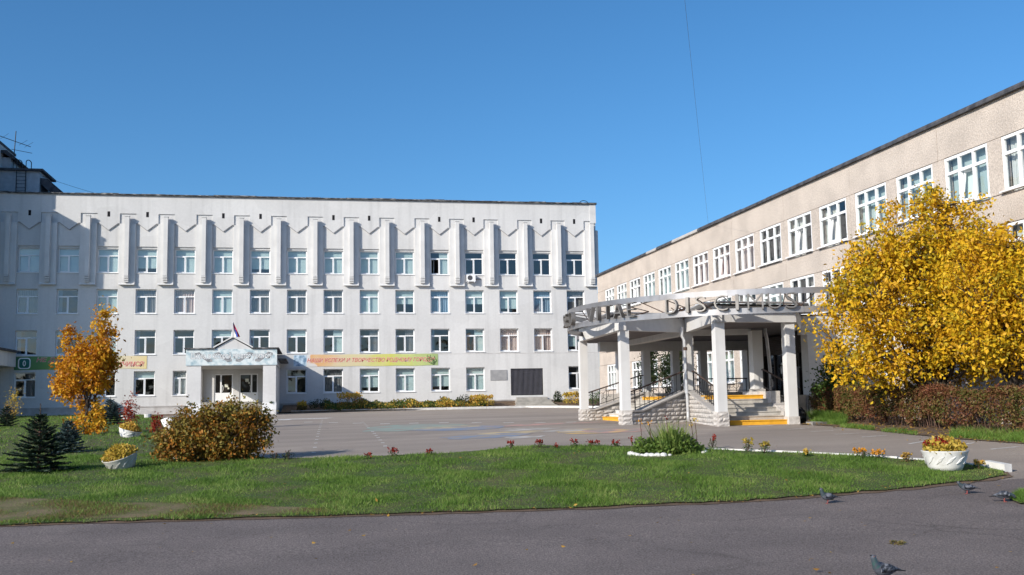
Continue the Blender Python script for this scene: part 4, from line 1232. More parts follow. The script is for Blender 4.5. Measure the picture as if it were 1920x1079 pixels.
railing((PA[0] + .55, PA[1] + .14), (14.2, 43.55), 1.46, 2.12, n=7)
railing((17.95, 45.15), (19.85, 45.15), 2.06, 2.06, zr=.62, n=4)
railing((16.65, 45.15), (17.55, 45.15), 2.06, 2.06, zr=.62, n=2, motif=False)
mb = MB(); mb.box(12.8, XR - .03, 45.02, 45.30, 1.0, 2.06); world_part('parapet', mb, M['stone'], port)

# vestibule between platform and panel block
VX0, VY0, VY1, VT = 18.36, 36.5, 44.4, 4.86
vs = MB(); vs.box(18.62, XR - .02, VY0, VY0 + .25, PZ, VT - .01); vs.box(VX0 - .02, 18.619, VY0, VY0 + .25, 4.15, VT - .01)
vs.box(18.62, 18.9, VY0 + .25, VY0 + .55, PZ, VT - .01)
world_part('vestibule_wall', vs, M['plaster'], port)
vs = MB(); vs.box(18.55, XR - .02, VY0 - .03, VY1, .5, PZ - .001)
vb = world_part('vestibule_base', vs, M['mortar_dark'], port)
clad(vb, (18.55, VY0 - .03), (XR - .05, VY0 - .03), .75, lambda t: PZ - .02, 60)
vd = MB()
for y in (37.2, 38.3, 39.4, 40.5, 41.6): vd.box(19.1, 19.2, y - .05, y + .05, PZ, 4.2)
vd.box(19.1, 19.2, 37.05, 41.7, 3.55, 3.65); vd.box(19.1, 19.2, 37.05, 41.7, 4.2, 4.3)
vdo = world_part('door_frame', vd, M['dark_wood'], port)
for y in (37.2, 38.3, 39.4, 40.5):
    q = MB(); q.quad((19.15, y + .05, PZ + .05), (19.15, y + .05, 3.55), (19.15, y + 1.05, 3.55), (19.15, y + 1.05, PZ + .05)); world_part('door_glass', q, M['dark_glass'], vdo)
q = MB()
for i in range(7): q.box(19.08, 19.14, 37.05, 41.7, 3.66 + i * .077, 3.725 + i * .077)
world_part('slat_panel', q, M['dark_wood'], vdo)['kind'] = 'stuff'
q = MB(); q.box(XR - .4, XR - .35, 36.8, 44, PZ, 4.4); q.box(18.9, XR - .4, 41.8, 41.9, PZ, 4.4); world_part('lobby_wall', q, M['dark_wood'], port)
q = MB(); q.box(19.07, 19.078, 39.62, 39.86, 2.75, 3.05); q.box(19.07, 19.078, 39.66, 39.82, 3.1, 3.2); world_part('paper_notice', q, mat('notice_white', (0.7, 0.72, 0.75), rough=.8), vdo)
q = MB(); q.box(19.06, 19.078, 38.45, 38.80, 2.6, 3.25); world_part('notice_board', q, mat('notice_yellow', (0.55, 0.30, 0.03), rough=.8), vdo)
ub = MB(); ub.box(18.3, 18.75, 37.6, 38.1, PZ, PZ + 1.05); ub.box(18.26, 18.79, 37.56, 38.14, PZ + 1.05, PZ + 1.1)
tag(put('grey_cabinet', ub.mesh('grey_cabinet', mat('cabinet_grey', (0.33, 0.33, 0.35), rough=.6))), 'grey cabinet standing by the dark doors under the portico', 'cabinet')

# drain pipes
dp = MB(); dp.tube([(13.80, 37.10, 4.5), (13.80, 37.10, 4.15), (13.87, 37.06, 4.0), (13.90, 37.04, 1.3), (13.88, 36.98, 1.08), (13.82, 36.84, .99)], .058, 10)
dpo = world_part('drain_pipe', dp, M['zinc'], port)
for z in (2.0, 3.62):
    q = MB(); q.tube([(13.89, 37.05, z), (13.89, 37.05, z + .12)], .076, 10); world_part('pipe_collar', q, M['rail_iron'] if z > 3 else M['zinc'], dpo)
dp = MB(); dp.tube([(17.0, 36.7, 4.5), (17.0, 36.7, 4.25), (17.1, 36.8, 4.0), (17.22, 36.9, 2.9), (17.22, 36.9, 1.9)], .065, 10)
world_part('drain_pipe', dp, M['zinc'], port)

# steel letter ring
ring = bpy.data.objects.new('letter_ring', None); link(ring); ring.parent = port; ring.location = (0, 0, 4.9 - .9)
def band(z0, z1, r=RR, t=.035, a0=120, a1=300, name='ring_band'):
    seg = 9.0
    a = a0
    while a < a1 - 1e-6:
        b = min(a + seg * 2, a1); mb = MB()
        n = 8
        for j in range(n):
            u, v = math.radians(a + (b - a) * j / n + (.06 if j == 0 else 0)), math.radians(a + (b - a) * (j + 1) / n)
            p = lambda rr, w, z: (OX + rr * math.cos(w), OY + rr * math.sin(w), z)
            mb.quad(p(r, u, z0), p(r, u, z1), p(r, v, z1), p(r, v, z0)); mb.quad(p(r - t, u, z0), p(r - t, v, z0), p(r - t, v, z1), p(r - t, u, z1))
            mb.quad(p(r, u, z1), p(r - t, u, z1), p(r - t, v, z1), p(r, v, z1)); mb.quad(p(r, u, z0), p(r, v, z0), p(r - t, v, z0), p(r - t, u, z0))
            # folded lips
            mb.quad(p(r, u, z1), p(r, v, z1), p(r - .07, v, z1 - .004), p(r - .07, u, z1 - .004)); mb.quad(p(r, u, z0), p(r, v, z0), p(r - .07, v, z0 + .004), p(r - .07, u, z0 + .004))
        world_part(name, mb, M['steel'], ring)
        a = b
band(5.10, 5.29, a0=112, a1=298)
band(4.49, 4.68, a0=112, a1=298)
letter_dark = mat('letter_steel', (0.26, 0.245, 0.235), (0.18, 0.17, 0.16), scale=3, rough=.42, metallic=.5)
def letter(ch, deg, w, h=.50, z=4.62, deep=.16):
    me = text_mesh(ch, 1.0, 0.5, 0, -.018, 'CENTER'); fit_text(me, w, h)
    co = np.empty(len(me.vertices) * 3); me.vertices.foreach_get('co', co); co = co.reshape(-1, 3)
    mn, mx = co[:, 2].min(), co[:, 2].max()
    co[:, 2] = (co[:, 2] - mn) / (mx - mn)
    a = math.radians(deg)
    # reading direction runs with growing angle, front face out
    tang = np.array([-math.sin(a), math.cos(a), 0]); rad = np.array([math.cos(a), math.sin(a), 0])
    r0 = RR + .16
    base = np.array([OX, OY, z]) + rad * r0
    v = base + (co[:, :1] - w / 2) * tang + co[:, 1:2] * np.array([0, 0, 1.0]) + (co[:, 2:3] - 1) * deep * rad
    me.vertices.foreach_set('co', v.ravel()); me.update()
    me.materials.append(letter_dark)
    return put('letter', me, ring, world=True)
for ch, deg, w in (('S', -190.6, .38), ('E', -184.6, .34), ('D', -178.6, .42), ('V', -165.4, .46), ('I', -161.4, .10), ('T', -157.3, .40), ('A', -153.0, .46), ('E', -148.4, .34),
                   ('D', -136.2, .42), ('I', -132.0, .10), ('S', -128.6, .36), ('C', -123.6, .44), ('I', -119.7, .10), ('M', -115.4, .50), ('U', -110.9, .42), ('S', -107.0, .36)):
    letter(ch, deg, w)
# stays between the bands and down to the roof
def rp_(deg, z, r): a = math.radians(deg); return (OX + r * math.cos(a), OY + r * math.sin(a), z)
for a, b in ((-174, -169), (-146.5, -139), (-130.5, -126), (-108.5, -104), (-101, -105)):
    world_part('stay', MB().tube([rp_(a, 5.11, RR - .1), rp_(b, 4.67, RR - .1)], .018, 5), M['rail_iron'], ring)
for a in (-190, -172, -156, -140, -124, -108, -92, -76):
    world_part('bracket', MB().tube([rp_(a, 4.58, RR - .05), rp_(a + 1, 4.93, RR - 1.6)], .022, 5), M['rail_iron'], ring)
    world_part('bracket', MB().tube([rp_(a, 5.19, RR - .05), rp_(a + 1, 4.93, RR - 1.6)], .016, 5), M['rail_iron'], ring)
# gutter head and rubble nest where the two roof edges meet
nb = MB()
for i in range(26):
    a = rand_dirs(1)[0] * .22; c = Vector((13.78, 36.98, 5.0)) + Vector((random.uniform(-.25, .25), random.uniform(-.25, .25), random.uniform(-.04, .12)))
    nb.tube([c - Vector(a), c + Vector(a)], .018, 4)
tag(put('twig_nest', nb.mesh('twig_nest', M['bark_red'])), 'tangle of dry twigs on the portico roof corner above the drain pipe', 'nest')

# ================================================================== vegetation
L_ = {}
L_['gold'] = leaf_mat('gold_leaves', [(0.17, 0.15, 0.02), (0.38, 0.29, 0.02), (0.64, 0.43, 0.016), (0.70, 0.41, 0.018), (0.56, 0.30, 0.018), (0.26, 0.17, 0.02)], .28)
L_['maple'] = leaf_mat('maple_leaves', [(0.34, 0.25, 0.03), (0.64, 0.40, 0.03), (0.66, 0.32, 0.02), (0.50, 0.19, 0.014), (0.26, 0.085, 0.012)], .40)
L_['shrub'] = leaf_mat('shrub_leaves', [(0.07, 0.08, 0.025), (0.16, 0.15, 0.035), (0.27, 0.20, 0.035), (0.16, 0.10, 0.025), (0.44, 0.19, 0.025), (0.26, 0.09, 0.025)], .30)
L_['hedge'] = leaf_mat('hedge_leaves', [(0.055, 0.085, 0.02), (0.13, 0.12, 0.03), (0.20, 0.10, 0.045), (0.13, 0.05, 0.03), (0.27, 0.09, 0.05)], .25)
L_['green'] = leaf_mat('green_leaves', [(0.025, 0.06, 0.015), (0.05, 0.10, 0.02), (0.09, 0.13, 0.03)], .3)
L_['dark'] = leaf_mat('dark_leaves', [(0.012, 0.028, 0.012), (0.025, 0.045, 0.015), (0.05, 0.05, 0.015)], .2)
L_['grass'] = leaf_mat('grass_blades', [(0.052, 0.108, 0.02), (0.112, 0.21, 0.032), (0.18, 0.29, 0.055), (0.34, 0.37, 0.13)], .42)
L_['dry'] = leaf_mat('dry_blades', [(0.10, 0.11, 0.03), (0.20, 0.15, 0.06), (0.14, 0.09, 0.04)], .3)
L_['spruce'] = leaf_mat('spruce_needles', [(0.010, 0.026, 0.016), (0.020, 0.042, 0.022), (0.035, 0.055, 0.03)], .1)
L_['blue_spruce'] = leaf_mat('blue_spruce_needles', [(0.025, 0.055, 0.055), (0.05, 0.085, 0.085), (0.09, 0.13, 0.13)], .1)
L_['yellow'] = leaf_mat('yellow_flowers', [(0.16, 0.17, 0.03), (0.50, 0.36, 0.05), (0.66, 0.46, 0.10), (0.60, 0.26, 0.04)], .35)
L_['red'] = leaf_mat('red_flowers', [(0.20, 0.015, 0.012), (0.34, 0.035, 0.02), (0.13, 0.01, 0.01)], .3)
L_['orange'] = leaf_mat('orange_flowers', [(0.65, 0.25, 0.02), (0.70, 0.34, 0.03), (0.45, 0.12, 0.015)], .35)
L_['redleaf'] = leaf_mat('red_leaves', [(0.20, 0.015, 0.015), (0.36, 0.04, 0.02), (0.30, 0.10, 0.03)], .35)
L_['brown'] = leaf_mat('fallen_leaf', [(0.25, 0.12, 0.03), (0.45, 0.28, 0.05), (0.12, 0.06, 0.03)], .2)

IR = np.array([0.9816, -0.1901, 0.0])     # toward the right of the picture, level
IF = np.array([0.1919, 0.9814, 0.0])      # away from the viewer, level

def in_ells(n, ells, shell=0.55):
    """points in a union of ellipsoids (centre, radii), crowded toward their skins"""
    out = []
    vol = np.array([e[1][0] * e[1][1] * e[1][2] for e in ells]); vol = vol / vol.sum()
    which = rng.choice(len(ells), n, p=vol)
    d = rand_dirs(n); r = rng.uniform(0, 1, n) ** (1 / 3)
    r = shell + (1 - shell) * r if shell < 1 else r
    r = np.where(rng.uniform(size=n) < .7, r, rng.uniform(0.15, 1, n))
    c = np.array([ells[i][0] for i in which]); s = np.array([ells[i][1] for i in which])
    return c + (d * s * r[:, None])

def bez(p0, p1, p2, n):
    return [tuple((1 - t) ** 2 * np.array(p0) + 2 * t * (1 - t) * np.array(p1) + t * t * np.array(p2)) for t in np.linspace(0, 1, n)]

def broad_tree(name, base, ells, label, lmat, n_cl, per, leaf, spread, trunk_r, n_limb=8, stems=1, split=.9, bark='bark', group=None, cat='tree', droop=.3, zmin=None, twig=True, skirt=None):
    b = np.array(at(*base))
    t = thing(name, tuple(b), label, cat, group)
    E = [(b + IR * e[0] + IF * e[1] + np.array([0, 0, e[2]]), np.array(e[3])) for e in ells]
    cl = in_ells(n_cl, E)
    if zmin is not None: cl = cl[(cl[:, 2] > b[2] + zmin) & (cl[:, 0] < XR - .35)]
    mb = MB(); nodes = []
    for s in range(stems):
        off = np.array([random.uniform(-.18, .18), random.uniform(-.18, .18), 0]) if stems > 1 else np.zeros(3)
        top = b + off * 2.2 + np.array([random.uniform(-.08, .08), random.uniform(-.08, .08), split])
        r0 = trunk_r * (1 if s == 0 else .7)
        pts = bez(b + off - np.array([0, 0, .12]), b + off + np.array([0, 0, split * .5]), top, 5)
        mb.tube(pts, [r0 * 1.25, r0 * 1.02, r0 * .95, r0 * .9, r0 * .85], 8)
        for i in range(n_limb):
            tgt = cl[rng.integers(len(cl))] if len(cl) else top
            start = np.array(top) - np.array([0, 0, random.uniform(0, .3) * split])
            mid = start * .55 + tgt * .45 + np.array([0, 0, random.uniform(.1, .5)])
            lp = bez(start, mid, tgt, 9)
            mb.tube(lp, list(np.linspace(r0 * .55, r0 * .10, 9)), 6, cap=False)
            nodes += lp[2:]
    nodes = np.array(nodes)
    if twig:
        for c in cl:
            k = np.argmin(((nodes - c) ** 2).sum(1) + (nodes[:, 2] > c[2] + .3) * 1.0)
            p0 = nodes[k]; mid = (p0 + c) / 2 + np.array([0, 0, .12])
            mb.tube(bez(p0, mid, c, 4), [trunk_r * .13, trunk_r * .10, trunk_r * .07, trunk_r * .045], 4, cap=False)
    world_part('trunk', mb, M[bark], t)
    n = len(cl) * per
    pts = np.repeat(cl, per, 0) + rng.normal(size=(n, 3)) * spread * rng.uniform(.5, 1.25, (len(cl), 1)).repeat(per, 0)
    me = leaf_cloud('crown', pts, leaf, lmat, droop)
    put('crown', me, t, world=True)
    return t

# the big golden tree and its neighbour by the panel block
broad_tree('golden_tree', (18.3, 28.35), [(0.05, -.2, 3.6, (2.9, 1.9, 2.1)), (0.35, -.1, 5.6, (1.85, 1.4, 1.65)), (-1.85, -.2, 3.1, (1.6, 1.3, 1.7)), (1.4, -.5, 3.7, (1.6, 1.4, 2.0)), (-1.0, -.1, 4.9, (1.35, 1.2, 1.1)), (.55, .0, 6.9, (.75, .7, .8)), (0.1, -.2, 2.0, (2.4, 1.4, .9)), (-1.6, -.1, 1.9, (1.2, 1.0, .7)), (-.6, -.3, 4.4, (2.2, 1.5, 1.6)), (1.0, -.5, 5.0, (1.7, 1.3, 1.6)), (1.3, -.4, 5.7, (1.1, 1.0, 1.2))],
           'wide golden yellow tree in full leaf over the left part of the hedge', L_['gold'], 720, 58, .130, .19, .13, n_limb=10, stems=3, split=1.2, zmin=1.2)
broad_tree('golden_tree', (19.1, 25.45), [(0.1, -.3, 3.3, (1.9, 1.5, 1.6)), (.3, -.3, 4.1, (1.4, 1.3, 1.2)), (1.2, -1.0, 3.6, (1.9, 1.5, 1.9)), (-.6, -.2, 2.7, (1.2, 1.1, .9)), (-.3, -.5, 4.6, (1.2, 1.1, 1.1)), (-.9, -.4, 4.2, (1.1, 1.0, 1.2))],
           'golden tree cut by the right edge, standing behind the hedge near the dark ledge', L_['gold'], 460, 58, .130, .20, .14, n_limb=8, stems=1, split=1.5, zmin=1.1)
# golden maple on the left lawn
broad_tree('golden_maple', (-9.01, 44.56), [(0.05, 0, 2.75, (1.15, .95, .95)), (.66, .1, 4.35, (.42, .42, .75)), (-.62, 0, 3.75, (.32, .36, .62)), (1.1, 0, 3.5, (.4, .4, .35)), (-.9, 0, 1.75, (.5, .5, .25)), (.45, 0, 3.3, (.9, .7, .7)), (-.1, 0, 2.0, (1.25, .8, .45)), (.15, -.1, .75, (.75, .7, .62))],
           'small orange maple with a forked top in front of the green banner', L_['maple'], 200, 46, .145, .15, .06, n_limb=7, stems=2, split=1.2)
# mixed brown shrub beside the courtyard
broad_tree('autumn_shrub', (-2.55, 27.99), [(-.62, .1, .60, (.85, .7, .58)), (-1.05, -.45, .40, (.40, .35, .42)), (.55, .1, .76, (1.0, .8, .74)), (-.1, 0, .90, (.95, .7, .58)), (1.05, .1, .85, (.5, .5, .5)), (.0, 0, .45, (1.3, .7, .42)), (.15, 0, 1.25, (.5, .4, .26))],
           'broad brown and olive shrub at the corner of the lawn by the courtyard', L_['shrub'], 360, 50, .090, .12, .03, n_limb=14, stems=7, split=.35, bark='bark_red', cat='shrub')
broad_tree('red_creeper', (-5.31, 38.55), [(0, 0, .40, (.20, .16, .36)), (-.12, 0, .68, (.14, .14, .2))], 'small bright red leaved shrub beside the white birch stump', L_['redleaf'], 18, 24, .08, .08, .015, 4, 2, .2, 'bark_red', cat='shrub')
sm = MB(); p0 = np.array(at(-3.53, 29.09)); sm.tube([p0, p0 + np.array([-.06, .05, .35]), p0 + np.array([-.17, .12, .75]), p0 + np.array([-.27, .15, 1.10])], [.15, .13, .14, .19], 12)
tag(put('birch_stump', sm.mesh('birch_stump', M['birch'], True)), 'leaning white birch stump half hidden at the left of the brown shrub', 'stump')
broad_tree('young_sapling', (-8.48, 51.81), [(0, 0, .5, (.3, .25, .3)), (.0, 0, .95, (.34, .3, .45)), (.15, 0, 1.4, (.15, .15, .22))], 'thin reddish sapling in front of the plinth left of the porch', L_['redleaf'], 40, 16, .10, .16, .02, 5, 1, .5, 'bark_red')
broad_tree('dark_thuja', (18.0, 49.4), [(0, 0, 2.2, (.75, .6, 1.9)), (.2, 0, 3.6, (.6, .5, .8))], 'dark leafy tree seen through the portico between its columns', L_['dark'], 130, 50, .12, .20, .06, 6, 1, .6)
broad_tree('dark_thuja', (16.9, 50.5), [(0, 0, 1.9, (.45, .4, 1.3)), (.1, 0, 3.0, (.4, .35, .5))], 'narrow dark bush seen through the portico left of the drain pipe', L_['dark'], 60, 45, .12, .16, .05, 5, 1, .5, cat='shrub')
broad_tree('green_shrub', (18.75, 34.6), [(0, 0, 1.3, (.75, .5, .75)), (.5, 0, 1.0, (.7, .5, .6)), (-.1, 0, 1.9, (.4, .3, .4))], 'dark green shrub below the golden tree beside the vestibule wall', L_['green'], 110, 40, .12, .16, .03, 8, 3, .4, cat='shrub')

# clipped hedge along the soil bed
hl = [np.array(p) for p in ((18.56, 36.10), (17.89, 30.76), (17.70, 27.26), (18.42, 24.43))]; hl.append(hl[-1] + (hl[-1] - hl[-2]) * 1.6)
hedge = thing('clipped_hedge', at(*hl[1]), 'long clipped hedge of dark red and brown leaves with bare stems below', 'hedge')
seg = [np.linalg.norm(b - a) for a, b in zip(hl[:-1], hl[1:])]; tot = sum(seg)
def on_line(s):
    for a, b, l in zip(hl[:-1], hl[1:], seg):
        if s <= l: return a + (b - a) * s / l, (b - a) / l
        s -= l
    return hl[-1], (hl[-1] - hl[-2]) / seg[-1]
N_h = 42000
ss = rng.uniform(0, tot, N_h)
pos = np.array([on_line(s)[0] for s in ss]); dr = np.array([on_line(s)[1] for s in ss])
nrm = np.stack([-dr[:, 1], dr[:, 0]], 1) * -1
nrm[nrm[:, 0] < 0] *= -1
w_ = rng.uniform(0, 1, N_h); zz = rng.uniform(.0, 1, N_h)
bump_ = .10 * np.sin(ss * 2.3) + .08 * np.sin(ss * 5.1 + 1) + .06 * np.sin(ss * 9.7 + 2)
front = rng.uniform(size=N_h) < .62
w_ = np.where(front, w_ ** 2 * .25, w_)
topz = 1.17 + bump_ * .7 - .10 * (w_ - .5) ** 2
lowz = .30 + .14 * np.sin(ss * 3.1) + .10 * np.sin(ss * 7.3)
zz = np.where(rng.uniform(size=N_h) < .35, 1 - (1 - zz) * .12, zz)
hz = lowz + (topz - lowz) * zz
depth = (w_ * .75 + .08 * np.sin(ss * 4.3 + hz * 5)) - .12 * np.sin(hz * 2.4)
pts = np.column_stack([pos + nrm * depth[:, None], gz(pos[:, 0], pos[:, 1]) + hz]) + rng.normal(size=(N_h, 3)) * .035
put('foliage', leaf_cloud('foliage', pts, .075, L_['hedge'], .1), hedge, world=True)['kind'] = 'stuff'
hs = MB()
for i in range(300):
    s = rng.uniform(0, tot); p, d = on_line(s); n_ = np.array([-d[1], d[0]]); n_ = n_ if n_[0] > 0 else -n_
    q = p + n_ * rng.uniform(.12, .6); z = float(gz(*q))
    a = rng.normal(size=2) * .14
    hs.tube([(q[0], q[1], z - .03), (q[0] + a[0] * .4, q[1] + a[1] * .4, z + .35), (q[0] + a[0] * 1.4, q[1] + a[1] * 1.4, z + .95)], [.013, .011, .006], 4, cap=False)
world_part('stems', hs, M['bark_red'], hedge)['kind'] = 'stuff'

# spruces
def spruce(name, base, h, r, label, lm, levels=13, nb=8, droop=.12, lead=.22, lift=.2):
    b = np.array(at(*base))
    t = thing(name, tuple(b), label, 'spruce')
    tr = MB(); tr.tube([b - [0, 0, .08], b + [0, 0, h * .5], b + [0, 0, h]], [r * .035 + .012, r * .022 + .008, .006], 6)
    C_, D_, U_, LN, WD = [], [], [], [], []
    for i in range(levels):
        f = i / (levels - 1)
        z = h * (.07 + (1 - lead - .07) * f)
        rl = r * (1 - f * .86) * random.uniform(.85, 1.1)
        for j in range(nb if f < .6 else nb - 2):
            a = 2 * math.pi * (j + random.random() * .8) / nb + i * 1.3
            l = rl * random.uniform(.72, 1.08)
            dh = np.array([math.cos(a), math.sin(a), 0]); sd = np.array([-math.sin(a), math.cos(a), 0])
            up_ = lift + .45 * f
            p0 = b + [0, 0, z]
            end = p0 + dh * l + np.array([0, 0, l * (up_ - droop * 2.2 * (1 - f))])
            midp = (p0 + end) / 2 + np.array([0, 0, -l * droop * .5])
            bz = bez(p0, midp, end, 6); tr.tube(bz, list(np.linspace(.010, .004, 6)), 4, cap=False)
            npt = max(5, int(l / .035))
            for q in np.linspace(.12, 1.0, npt):
                p = np.array(bez(p0, midp, end, 2)[0]) * 0 + (1 - q) ** 2 * p0 + 2 * q * (1 - q) * midp + q * q * end
                tw = l * .34 * (1.15 - q) + .035
                for s in (-1, 1):
                    dv = dh * .75 + sd * s * .75 + np.array([0, 0, random.uniform(-.12, .2)]); dv /= np.linalg.norm(dv)
                    for kk in range(2):
                        C_.append(p + dv * tw * .45 * kk); D_.append(dv); u = np.cross(dv, np.random.default_rng(len(C_)).normal(size=3)); U_.append(u / np.linalg.norm(u)); LN.append(tw * .6 + .02); WD.append(.036)
                # needles round the branch itself
                for kk in range(3):
                    dv = dh * .8 + rng.normal(size=3) * .6; dv /= np.linalg.norm(dv)
                    C_.append(p); D_.append(dv); u = np.cross(dv, rng.normal(size=3)); U_.append(u / np.linalg.norm(u)); LN.append(.05); WD.append(.018)
    for q in np.linspace(h * .7, h * .98, 22):
        for kk in range(3):
            dv = rng.normal(size=3) * .6 + [0, 0, .9]; dv /= np.linalg.norm(dv)
            C_.append(b + [0, 0, q]); D_.append(dv); u = np.cross(dv, rng.normal(size=3)); U_.append(u / np.linalg.norm(u)); LN.append(.05); WD.append(.012)
    world_part('trunk', tr, M['bark_red'], t)
    put('crown', cards('crown', np.array(C_), np.array(D_), np.array(U_), np.array(LN), np.array(WD), lm), t, world=True)
    return t
spruce('young_spruce', (-6.29, 26.22), 1.62, .88, 'dark green young spruce in front at the left edge of the lawn', L_['spruce'], 14, 9, .10, .20)
spruce('young_spruce', (-7.05, 32.65), 1.05, .62, 'bluish young spruce behind the dark one at the foot of the maple', L_['blue_spruce'], 14, 9, .10, .16)
spruce('young_spruce', (-10.46, 58.02), 1.5, 1.15, 'wide blue spruce by the shaded wall right of the maple', L_['blue_spruce'], 12, 10, .08, .18)
spruce('young_pine', (-15.04, 56.11), 1.25, .7, 'small loose conifer at the left border beside the wing entrance', L_['spruce'], 9, 7, .05, .2, .35)
broad_tree('pale_sapling', (-16.09, 61.04), [(0, 0, 1.0, (.3, .3, .6)), (.1, 0, 1.6, (.25, .2, .35))], 'pale green upright sapling behind the small conifer at the left border', L_['yellow'], 30, 16, .09, .14, .02, 5, 1, .4)

# ------------------------------------------------------------------ grass
def blades(name, poly, n, hgt, wid, m, ymin=-99, ymax=999, dz=.02, patch=True, keep=None):
    P = np.array(poly); mn, mx = P.min(0), P.max(0)
    mn[1] = max(mn[1], ymin); mx[1] = min(mx[1], ymax)
    x = rng.uniform(mn[0], mx[0], n); y = rng.uniform(mn[1], mx[1], n)
    ok = in_poly(x, y, poly)
    if patch:      # thinner and thicker places
        f = .5 + .25 * np.sin(x * 1.7 + .6 * np.sin(y * 1.3)) + .25 * np.sin(y * 2.1 + 1.3 * np.sin(x * .9))
        ok &= rng.uniform(size=n) < .45 + .55 * f
    if keep is not None: ok &= keep(x, y)
    x, y = x[ok], y[ok]; k = len(x)
    z = gz(x, y) + dz
    hh = hgt * rng.uniform(.5, 1.3, k) * (.8 + .4 * np.sin(x * 2.9 + 1.1 * np.sin(y * 2.3)))
    a = rng.uniform(0, 2 * np.pi, k); lean = rng.uniform(.2, 1.3, k) * hh
    la = rng.uniform(0, 2 * np.pi, k)
    tip = np.stack([x + np.cos(la) * lean, y + np.sin(la) * lean, z + hh], 1)
    bx, by = np.cos(a) * wid * .5, np.sin(a) * wid * .5
    w2 = rng.uniform(.7, 1.3, k)
    v = np.stack([np.stack([x - bx * w2, y - by * w2, z], 1), np.stack([x + bx * w2, y + by * w2, z], 1), tip], 1).reshape(-1, 3)
    me = bpy.data.meshes.new(name)
    me.vertices.add(3 * k); me.vertices.foreach_set('co', v.astype(np.float32).ravel())
    me.loops.add(3 * k); me.loops.foreach_set('vertex_index', np.arange(3 * k, dtype=np.int32))
    me.polygons.add(k); me.polygons.foreach_set('loop_start', (np.arange(k) * 3).astype(np.int32))
    me.materials.append(m); me.update(calc_edges=True)
    o = put(name, me); o['kind'] = 'stuff'
    return o
WP = [tuple(map(float, p)) for p in worn_poly]
bare = lambda x, y: ~(in_poly(x, y, WP) & (rng.uniform(size=len(x)) < .62))
LP = [tuple(map(float, p)) for p in lawn_poly]
blades('lawn_grass', LP, 640000, .066, .015, L_['grass'], ymax=22.5, keep=bare)
blades('lawn_grass', LP, 420000, .075, .018, L_['grass'], ymin=22.5, ymax=31)
blades('lawn_grass', LP, 200000, .10, .035, L_['grass'], ymin=31)
blades('dry_grass', LP, 90000, .05, .012, L_['dry'], ymax=19.5, keep=lambda x, y: rng.uniform(size=len(x)) < np.where(x < .5, .9, .18))
blades('dry_grass', WP, 110000, .042, .012, L_['dry'])
blades('lawn_grass', [tuple(map(float, p)) for p in corner_poly], 16000, .06, .012, L_['grass'])
tuft_zones = [[(16.58, 32.49), (16.73, 30.54), (19.28, 35.36), (19.26, 37.37)], [(15.90, 29.35), (15.81, 27.21), (17.14, 29.48), (16.85, 30.91)], [(15.52, 26.38), (15.69, 24.90), (16.53, 26.21), (16.38, 27.60)], [(16.10, 24.11), (17.45, 21.76), (18.80, 23.42), (17.21, 25.64)]]
for i, zpoly in enumerate(tuft_zones):
    P = np.array(zpoly); n = int((2500, 420, 300, 800)[i] * np.prod(P.max(0) - P.min(0)))
    blades('bed_grass', zpoly, n, (.30, .12, .10, .17)[i], .016, L_['grass'], patch=False)
def litter(name, poly, n, size):
    P = np.array(poly); x = rng.uniform(P[:, 0].min(), P[:, 0].max(), n); y = rng.uniform(P[:, 1].min(), P[:, 1].max(), n)
    ok = in_poly(x, y, poly); x, y = x[ok], y[ok]; k = len(x)
    d = rand_dirs(k); d[:, 2] *= .25; d = unit(d); u = unit(np.cross(d, np.array([[0, 0, 1.0]]).repeat(k, 0) + rng.normal(size=(k, 3)) * .25))
    s = size * rng.uniform(.6, 1.4, k)
    o = put(name, cards(name, np.column_stack([x, y, gz(x, y) + .045]), d, u, s, s * .6, L_['brown'])); o['kind'] = 'stuff'
litter('fallen_leaves', [tuple(map(float, p)) for p in bed_poly], 1600, .09)
litter('fallen_leaves', LP, 1500, .075)
litter('fallen_leaves', [(4, 9), (14, 9), (17, 24), (10, 24)], 90, .06)
litter('fallen_leaves', [(-8, 9), (6, 9), (6, 17.5), (-8, 17.5)], 50, .06)
litter('fallen_leaves', [(x, y - .25) for x, y in lawn_near] + [(x, y + .25) for x, y in lawn_near[::-1]], 420, .06)
litter('fallen_leaves', [(15.22, 28.58), (16.22, 21.82), (17.13, 23.03), (16.56, 31.07)], 140, .08)

